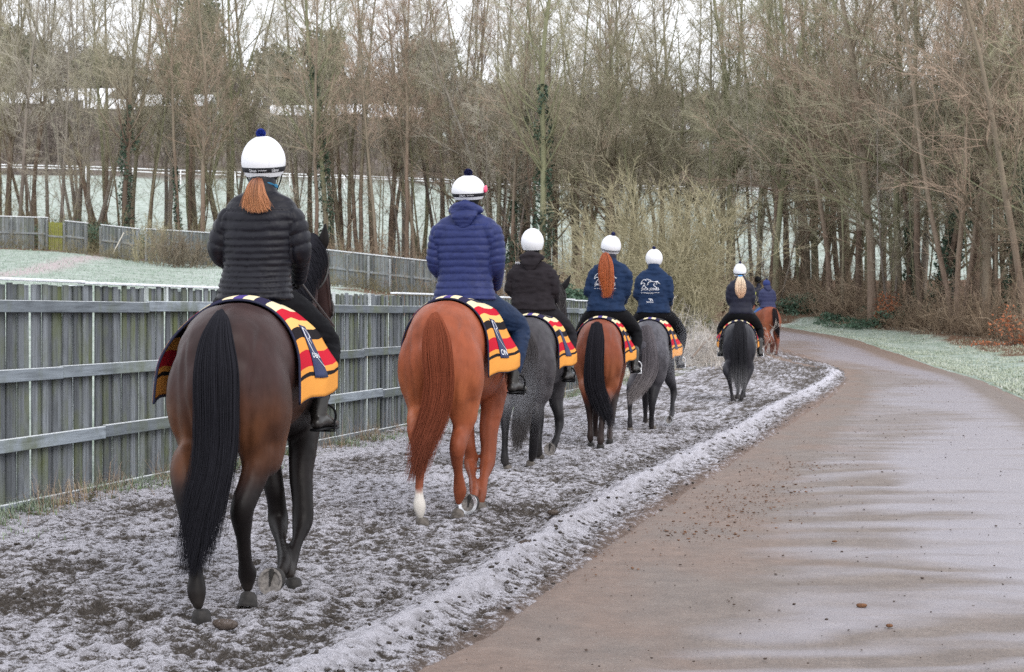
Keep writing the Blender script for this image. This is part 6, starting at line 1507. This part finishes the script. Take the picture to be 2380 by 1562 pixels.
    if c.get('band'):
        b0, b1 = R(c['band'][0]), R(c['band'][1]); V_, q_ = cap(b0, b1, 1.012, n=56, rows=3); bo = obj('elastic_band', mk_mesh('elastic_band', V_, q_), M_band, ho)
        sd = bo.modifiers.new('t', 'SOLIDIFY'); sd.thickness = .003; sd.offset = 0
        if c.get('bandtext'):
            for tx, th0, wd, hf in c['bandtext']:
                TV, TF = text_tris(tx); TV = TV-TV.min(0); wt_ = np.ptp(TV[:, 0]); ht_ = np.ptp(TV[:, 1])
                bh = (b1-b0)
                Vt = [hpt(b0+bh*(.5+hf/2)-bh*hf*v[1]/ht_, R(th0)+R(wd)*v[0]/wt_, 1.035) for v in TV]
                obj('lettering', mk_mesh('lettering', Vt, TF, False), M_white, bo)
        if c.get('band2'):   # white line within the band
            V_, q_ = cap(b0+(b1-b0)*.42, b0+(b1-b0)*.58, 1.03, n=56, rows=1); obj('stripe', mk_mesh('stripe', V_, q_), M_white, bo)
    if c.get('pom', True):
        pr = c.get('pomr', .024); pc = hpt(0.02, 0)+np.array([c.get('pomx', 0), 0, pr*.55])
        rg = np.random.default_rng(5); n = 1500 if Yr < 14 else 300; d = rg.normal(size=(n, 3)); d /= np.linalg.norm(d, axis=1, keepdims=True)
        V_, q_ = segs(pc+d*pr*.5, pc+d*pr*rg.uniform(.9, 1.12, (n, 1)), np.full(n, .0016 if Yr < 14 else .003), np.full(n, .001)); mb = MB(); mb.add(V_, Q=q_)
        tube(mb, [pc-[0, 0, pr*.5], pc, pc+[0, 0, pr*.5]], [pr*.6, pr*.88, pr*.6], n=14); obj('pompom', mb.mesh('pompom'), c['pommat'], ho)
    # harness and nape
    mb = MB(); nb = c.get('nape', .07)
    tube(mb, [(hcx, ynk+.025, hl[2]+.05), (hcx, ynk+.02, hl[2]+.01), (hcx, ynk+.015, hl[2]-nb*.8)], [(hw*.80, hw*.88), (hw*.70, hw*.74), (hw*.50, hw*.54)], n=22, sub=4)
    obj('harness', mb.mesh('harness'), M_black, ho)
    if c.get('straps'):
        mb = MB()
        for sg in (-1, 1): tube(mb, [hpt(pe-.05, R(0 if sg > 0 else 180), .99), (hcx+sg*.092, ynk+.06, hl[2]-.03), (hcx+sg*.06, ynk+.09, hl[2]-.09)], [(.004, .010)]*3, n=8); 
        obj('chin_strap', mb.mesh('chin_strap'), M_black, ho)
    if c.get('goggles'):
        mb = MB(); g0 = hpt(R(88), R(-8), 1.05); tube(mb, [g0, g0+[.004, .02, .012], g0+[0, .045, .016]], [(.010, .024), (.012, .030), (.010, .026)], n=12, side=(1, 0, 0))
        obj('goggles', mb.mesh('goggles'), plain('pink_goggles', (.75, .07, .16), .3, .5), ho)
    # ponytail
    if c.get('pony'):
        pn = c['pony']; gd = []
        for (u0, u1, v, y_, dep) in pn['g']:
            a, b = L(u0, v), L(u1, v); gd.append((np.array([(a[0]+b[0])/2, y_, a[2]]), abs(b[0]-a[0])/2, dep))
        V_, q_, tv, rv = hair_strands(gd, pn['n'], 77, r=pn['r'], clump=14, wav=pn.get('wav', .006), jitter=.5, lvar=pn.get('lvar', .10))
        c0, c1 = np.array(pn['c0']), np.array(pn['c1']); C = (c0*(1-tv[:, None])+c1*tv[:, None])*(.5+1.0*rv[:, None])
        mb = MB(); tube(mb, [g[0]+np.array([0, .006, 0]) for g in gd[:-1]], [(g[1]*.7, g[2]*.5) for g in gd[:-1]], n=12, sub=4); Vc, Fc = mb.arrays()
        n0 = len(V_); C = np.vstack([C, np.tile(c0*.6, (len(Vc), 1))]); me = mk_mesh('ponytail', np.vstack([V_, Vc]), [np.concatenate([q_, Fc[0]+n0]), Fc[1]+n0])
        set_col(me, 'coat', C); obj('ponytail', me, hair_mat('rider_hair'), root)
        if pn.get('scrunch'):
            mb = MB(); p0 = gd[0][0]
            a = np.linspace(0, 2*math.pi, 15)
            tube(mb, [p0+np.array([math.cos(t)*.030, math.sin(t)*.018, .008+.004*math.sin(5*t)]) for t in a], [.012+.003*math.sin(6*t) for t in a], n=10, sub=2, side=(0, 0, 1))
            obj('hair_band', mb.mesh('hair_band'), pn['scrunch'], root)
    if c.get('neckband'):
        mb = MB(); a = np.linspace(R(185), R(355), 12)
        tube(mb, [(hcx+math.cos(t)*.085, ynk+.015+math.sin(t)*.085, hl[2]-.045-.018*abs(math.cos(t))) for t in a], [(.006, .013)]*12, n=8, sub=2, side=(.2, .3, 0)); obj('neck_tube', mb.mesh('neck_tube'), c['neckband'], root)
    # printing on the back
    if c.get('logo'):
        lx0, lz0, ls_ = c['logo'][:3]; jj = jo
        project_text(bvh, 'JACK JONES', lx0, lz0, .225*ls_, jj, M_white, None)
        project_text(bvh, 'RACING', lx0, lz0-.033*ls_, .085*ls_, jj, M_white, None)
        mb = MB(); r_ = .0026*ls_*c['logo'][3]
        Hh = [[(-.115, .055), (-.105, .085), (-.080, .112), (-.062, .108), (-.045, .098)], [(-.115, .055), (-.103, .062), (-.09, .072), (-.075, .068), (-.062, .056)], [(-.095, .014), (-.078, .042), (-.07, .046), (-.055, .018), (-.044, .012)], [(-.055, .110), (-.04, .118), (-.02, .112)],
              [(-.02, .108), (.005, .105), (.015, .09), (-.012, .080), (-.025, .068), (-.022, .055), (-.034, .045)], [(.015, .09), (.05, .086), (.075, .082), (.082, .066), (.078, .05)], [(.085, .09), (.10, .075), (.122, .060)], [(.062, .066), (.045, .052), (.052, .034), (.085, .012)], [(.07, .086), (.09, .090), (.10, .084)]]
        for q in Hh: project_curve(bvh, [(lx0+a*ls_, lz0+.028*ls_+b*ls_) for a, b in q], jj, M_white, r_, mb=mb)
        for a, b in ((-.115, -.05), (.05, .115)): project_curve(bvh, [(lx0+a*ls_, lz0-.022*ls_), (lx0+b*ls_, lz0-.022*ls_)], jj, M_white, r_*.6, mb=mb)
        obj('horse_emblem', mb.mesh('horse_emblem'), M_white, jj)
        if c.get('motion', True):
            project_text(bvh, 'MOTION', lx0+.0, lz0-.145*ls_, .085*ls_, jj, M_white, None)
            mb = MB()
            for dx in (0, .022): project_curve(bvh, [(lx0+(-.016+dx)*ls_, lz0-.098*ls_), (lx0+(-.004+dx)*ls_, lz0-.100*ls_), (lx0+(.010+dx)*ls_, lz0-.120*ls_)], jj, M_white, .0045*ls_, mb=mb)
            obj('chevron_mark', mb.mesh('chevron_mark'), M_white, jj)
    if c.get('mark'):    # small print on the trousers / shoulder: (text, u, v, width, which)
        for tx, u, v, wd, tgt, dy in c['mark']:
            tgt_o = tr_o if tgt == 't' else jo; me = tgt_o.data; VV = coords(me)
            bb = BVHTree.FromPolygons(VV.tolist(), [list(p.vertices) for p in me.polygons])
            p = L(u, v, dy); project_text(bb, tx, p[0], p[2], wd, tgt_o, M_white, None, off=.004)
    c['root'] = root; c['org'] = org; c['zh'] = zh
    return root

J_black = cloth_mat('black_puffer', (.0095, .0097, .0145), .45, .20, .0)
J_blue = cloth_mat('blue_puffer', (.017, .025, .098), .5, .22, .0)
J_grey = cloth_mat('charcoal_shell', (.018, .015, .018), .8, .12, .0, .5, 9)
J_navy = cloth_mat('navy_shell', (.009, .023, .062), .7, .15, .0, .5, 9)
J_navy2 = cloth_mat('dark_navy_puffer', (.012, .013, .026), .55, .2, .0)
J_violet = cloth_mat('faded_navy_puffer', (.026, .031, .080), .6, .2, .0)
T_black = cloth_mat('black_breeches', (.005, .005, .0065), .8, .1, .0, .3)
T_navy = cloth_mat('navy_trousers', (.007, .018, .050), .65, .2, .0, .6, 10)
T_jeans = cloth_mat('blue_jeans', (.035, .10, .30), .8, .2)
Pm_royal = plain('royal_blue_wool', (.018, .040, .28), .9, noise=.2); Pm_navy = plain('navy_wool', (.012, .015, .07), .9, noise=.2)
M_teal = plain('teal_scarf', (.02, .14, .26), .8, noise=.4, nscale=50)
M_ltblue = plain('blue_hair_band', (.06, .28, .65), .7)
RD = [
 dict(Y=9.45, h=5, uc=594, vhem=687, un=607, vn=437, uh=607, vt=314, vb=407, hw=.256, W=.262, wt=.198, baf=.066, bafrow=[-.1, 0, .05, .10, .15, .20, .255, .315, .375, .435, .50, .58, .67, .77, .87, .97, 1.1], bafa=.014, tilt=10, band=(99, 110),
      bandtext=[('Gibson', -117, 21, .62), ('RACEWEAR', -90, 22, .25), ('Gibson', -54, 21, .62)], jmat=J_black, legmat=T_black, pommat=Pm_royal, pomr=.027, pomx=-.012, neckband=M_teal, straps=True, el={1: (.255, .03, .36), -1: (-.222, .03, .36)},
      pony=dict(g=[(597, 617, 418, -.085, .012), (590, 624, 432, -.125, .02), (583, 631, 455, -.145, .03), (577, 641, 480, -.145, .028), (582, 645, 500, -.145, .02)], n=1000, r=.0015, c0=(.16, .055, .027), c1=(.62, .28, .13)),
      mark=[('MH', 639, 697, .045, 't', 0)], label='rider nearest the camera in black quilted jacket, ginger ponytail under white helmet'),
 dict(Y=13.3, h=12, uc=1080, vhem=690, un=1084, vn=490, uh=1085, vt=406, vb=462, hw=.275, W=.312, wt=.232, baf=.058, bafa=.012, arm=1.2, tilt=8, band=(97, 109), bandtext=[('Gibson', -110, 22, .62), ('RACEWEAR', -82, 24, .25)], jmat=J_blue, legmat=T_navy, pommat=Pm_navy, pomr=.034,
      hood=True, goggles=True, nape=.10, leg=1.12, knee=(.375, .36, -.25), waist=.95, label='big rider in blue quilted hooded jacket on the chestnut horse, pink goggles on his helmet'),
 dict(Y=17.5, h=11, uc=1238, vhem=716, un=1236, vn=600, uh=1235, vt=530, vb=580, hw=.245, W=.285, wt=.225, jmat=J_grey, legmat=cloth_mat('charcoal_trousers', (.013, .012, .015), .85, .12, 0), pommat=Pm_navy, pom=False, hood=True, nape=.06, arm=1.1, tilt=6,
      mark=[('HH', 1203, 614, .055, 'j', 0)], label='rider in dark charcoal hooded jacket and plain white helmet without pompom'),
 dict(Y=20.3, h=9, uc=1408, vhem=720, un=1418, vn=604, uh=1419, vt=546, vb=587, hw=.25, W=.285, wt=.22, jmat=J_navy, legmat=T_black, pommat=Pm_navy, pomr=.028, pomx=.01, band=(101, 109), band2=True, tilt=12, roll=8, nape=.07, arm=1.05, colmat=J_navy2, waist=1.0,
      logo=(.0, 1.93, 1.15, 1.2), motion=False, pony=dict(g=[(1403, 1415, 589, -.10, .02), (1397, 1424, 608, -.135, .03), (1395, 1428, 635, -.15, .04), (1396, 1430, 665, -.155, .035), (1399, 1428, 694, -.15, .025)], n=900, r=.0021, wav=.034, lvar=.05, c0=(.28, .065, .02), c1=(.50, .13, .04)),
      label='rider in navy jacket with long wavy ginger ponytail down her back'),
 dict(Y=22.9, h=12, uc=1519, vhem=724, un=1519, vn=622, uh=1519, vt=578, vb=613, hw=.24, W=.272, wt=.215, jmat=J_navy, legmat=T_black, pommat=Pm_navy, pomr=.026, tilt=14, nape=.06, arm=1.05, logo=(-.035, 1.91, 1.13, 1.3), label='rider in navy jacket with white horse emblem and lettering, on the lighter grey'),
 dict(Y=29.9, h=6, uc=1722, vhem=728, un=1721, vn=646, uh=1720, vt=612, vb=641, hw=.235, W=.262, wt=.205, baf=.10, bafa=.010, jmat=J_navy2, legmat=T_black, pommat=Pm_navy, pomr=.026, band=(100, 108), band2=False, tilt=10, nape=.05, arm=1.1,
      pony=dict(g=[(1715, 1725, 643, -.10, .02), (1710, 1731, 655, -.13, .03), (1708, 1733, 670, -.14, .035), (1710, 1731, 682, -.14, .03), (1717, 1725, 694, -.14, .015)], n=600, r=.003, lvar=.08, c0=(.85, .72, .55), c1=(.75, .45, .28), scrunch=M_ltblue),
      label='rider with long blonde ponytail and blue hair band on the black grey horse'),
 dict(Y=54.8, h=-14, uc=1785, vhem=714, un=1783, vn=668, uh=1783, vt=650, vb=664, hw=.25, W=.30, wt=.25, baf=.12, bafa=.012, jmat=J_violet, legmat=T_jeans, helmat=plain('blue_cap', (.02, .032, .13), .8), seams=False, pommat=Pm_navy, pomr=.03, z=.19, arm=1.2, hood=True, nape=.05, label='farthest but one rider in faded navy puffer, blue cap and jeans'),
 dict(Y=61.8, h=-24, uc=1764, vhem=702, un=1764, vn=665, uh=1763, vt=641, vb=656, hw=.24, W=.26, wt=.20, jmat=J_navy2, legmat=T_black, helmat=M_black, seams=False, pommat=Pm_navy, pom=False, z=.34, label='farthest rider in a dark helmet and dark jacket looking left'),
]
for c in RD: make_rider(c)
# yellow armband of the farthest rider
c = RD[7]; mb = MB(); a = np.linspace(0, 2*math.pi, 13); tube(mb, [(-.225+.085*math.cos(t), .01+.095*math.sin(t), (1.6-(683-728.3)/3808*61.8)-.34+.02) for t in a], [(.006, .06)]*13, n=6, sub=1, side=(.3, .3, 0))
obj('armband', mb.mesh('armband'), plain('yellow_reflective', (.75, .80, .15), .6), c['root'])

# ------------------------------------------------------------ saddles, stirrups, bridles
M_silver = plain('stirrup_steel', (.60, .61, .64), .3, .5, Metallic=.85)
ORD = ['nearest dark bay', 'chestnut second in the string', 'dark grey third horse', 'bay fourth horse', 'lighter grey fifth horse', 'black grey sixth horse', 'farthest chestnut bay', 'hidden farthest horse']
for i, (c, r, nm) in enumerate(zip(H, RD, ORD)):
    s = c['s']; root = empty('saddle', tuple(c['org']), -c['hr_']); tag(root, f'black saddle with stirrups under the rider of the {nm}', 'saddle', 'saddles')
    zh = r['zh']+r.get('z', 0)-c.get('z', 0)
    mb = MB(); zt = s*1.52
    tube(mb, [(0, .80*s, zt+.075), (0, .92*s, zt+.045), (0, 1.08*s, zt+.04), (0, 1.22*s, zt+.085)], [(.15, .03), (.13, .03), (.11, .03), (.06, .025)], n=20); obj('seat', mb.mesh('seat'), M_leather, root)
    off = w2l(np.array([r['org'][0], r['org'][1], 0]), np.array([c['org'][0], c['org'][1], 0]), c['hr_'])
    for sg in (-1, 1):
        mb = MB(); pts = [(sg*.12, 1.06*s, zt+.04), (sg*.25, 1.08*s, zt-.12), (sg*(bsec(1.05)[1]*s+.03), 1.10*s, zt-.30), (sg*(bsec(1.05)[1]*s+.025), 1.10*s, zt-.44)]
        tube(mb, pts, [(.010, .16), (.010, .19), (.010, .19), (.010, .14)], n=16, sub=4, side=(1, 0, .3)); obj('flap', mb.mesh('flap'), M_leather, root)
        kx = r.get('knee', (.345, 0, 0))[0]+.018; az = zh-.735-r.get('ft', 0); bx, by = off[0]+sg*kx, off[1]+.205
        mb = MB(); st = bx+sg*.0
        tube(mb, [(sg*.29, 1.06*s, zt-.15), (bx-sg*.02, by, az+.16), (bx, by, az+.095)], [(.004, .012)]*3, n=8, sub=3, side=(1, 0, 0)); obj('stirrup_leather', mb.mesh('stirrup_leather'), M_leather, root)
        mb = MB(); a = np.linspace(R(-25), R(205), 15)
        pts = [(bx+.062*math.cos(t), by+.02*math.cos(t), az+.03+.068*math.sin(t)) for t in a]; tube(mb, pts+[pts[0]], [(.006, .007)]*16, n=8, sub=2, side=(0, 1, 0))
        tube(mb, [(bx-.056, by, az-.058), (bx+.056, by, az-.058)], [(.020, .006)]*2, n=8, side=(0, 1, 0)); tube(mb, [pts[0], (bx+.058, by, az-.055)], [.006, .006], n=6); tube(mb, [pts[-1], (bx-.058, by, az-.055)], [.006, .006], n=6)
        obj('stirrup', mb.mesh('stirrup'), M_silver if i in (3, 4, 5) else M_black, root)
    # bridle and reins
    hx, nz = c.get('head', (0, 0)); br = empty('bridle', tuple(c['org']), -c['hr_']); tag(br, f'black bridle with reins on the {nm}', 'bridle', 'bridles')
    mb = MB(); a = np.linspace(0, 2*math.pi, 21)
    tube(mb, [(np.array((hx+.085*math.cos(t)*1.2, 2.14+.09*math.sin(t)*.6, 1.76+nz+.155*math.sin(t)))*s) for t in a], [(.004, .010)]*21, n=6, sub=1, side=(0, 1, 0)); obj('headpiece', mb.mesh('headpiece'), M_leather, br)
    mb = MB(); tube(mb, [(np.array((hx*1.08+.075*math.cos(t), 2.44+.04*math.sin(t), 1.48+nz+.10*math.sin(t)))*s) for t in a], [(.004, .011)]*21, n=6, sub=1, side=(0, 1, 0)); obj('noseband', mb.mesh('noseband'), M_leather, br)
    for sg in (-1, 1):
        mb = MB(); tube(mb, [np.array((hx*1.05+sg*.10, 2.16, 1.72+nz))*s, np.array((hx*1.08+sg*.072, 2.44, 1.44+nz))*s], [(.004, .009)]*2, n=6); obj('cheekpiece', mb.mesh('cheekpiece'), M_leather, br)
        hand = np.array([off[0]+sg*.13+.03, off[1]+.42, zh+.10])
        mb = MB(); tube(mb, [np.array((hx*1.08+sg*.075, 2.48, 1.38+nz))*s, (np.array((hx*1.0+sg*.14, 2.1, 1.42+nz))*s+hand)/2+np.array([0, .1, -.04]), hand], [(.0045, .010)]*3, n=6, sub=6); obj('rein', mb.mesh('rein'), M_leather, br)
# steam rising off two of the horses and the riders' breath
def steam(u, v, Y, rx_, ry_, rz_, dens, label):
    p = P(u, v, Y); mb = MB(); tube(mb, [p-[0, 0, rz_*.6], p, p+[0, 0, rz_*.6]], [(rx_*.7, ry_*.7), (rx_, ry_), (rx_*.7, ry_*.7)], n=20)
    o = obj('steam', mb.mesh('steam')); m = bpy.data.materials.new('steam'); m.use_nodes = True; t = m.node_tree; t.nodes.clear(); N = t.nodes
    out_ = N.new('ShaderNodeOutputMaterial'); vs = N.new('ShaderNodeVolumePrincipled'); tc = N.new('ShaderNodeTexCoord'); nz_ = N.new('ShaderNodeTexNoise'); nz_.inputs['Scale'].default_value = 2.2; nz_.inputs['Detail'].default_value = 3
    sub = N.new('ShaderNodeVectorMath'); sub.operation = 'SUBTRACT'; sub.inputs[1].default_value = tuple(p); dv = N.new('ShaderNodeVectorMath'); dv.operation = 'DIVIDE'; dv.inputs[1].default_value = (rx_, ry_, rz_*1.2); ln = N.new('ShaderNodeVectorMath'); ln.operation = 'LENGTH'
    L = t.links.new; L(tc.outputs['Object'], sub.inputs[0]); L(sub.outputs[0], dv.inputs[0]); L(dv.outputs[0], ln.inputs[0]); L(tc.outputs['Object'], nz_.inputs['Vector'])
    a = N.new('ShaderNodeMapRange'); a.inputs[1].default_value = 1.0; a.inputs[2].default_value = .0; a.inputs[3].default_value = 0; a.inputs[4].default_value = 1; L(ln.outputs['Value'], a.inputs[0])
    b = N.new('ShaderNodeMapRange'); b.inputs[1].default_value = .42; b.inputs[2].default_value = .68; L(nz_.outputs['Fac'], b.inputs[0])
    c = N.new('ShaderNodeMath'); c.operation = 'MULTIPLY'; L(a.outputs[0], c.inputs[0]); L(b.outputs[0], c.inputs[1]); d = N.new('ShaderNodeMath'); d.operation = 'MULTIPLY'; d.inputs[1].default_value = dens; L(c.outputs[0], d.inputs[0])
    vs.inputs['Color'].default_value = (.9, .92, 1, 1); L(d.outputs[0], vs.inputs['Density']); L(vs.outputs[0], out_.inputs['Volume']); o.data.materials.append(m)
    tag(o, label, 'steam', kind='stuff')
steam(1215, 920, 15.7, .38, .35, .42, .5, 'wisp of steam behind the dark grey third horse')
steam(1600, 800, 21.5, .50, .4, .45, 1.0, 'wisp of steam right of the lighter grey fifth horse')
sc.cycles.volume_step_rate = 1.0; sc.cycles.volume_max_steps = 64
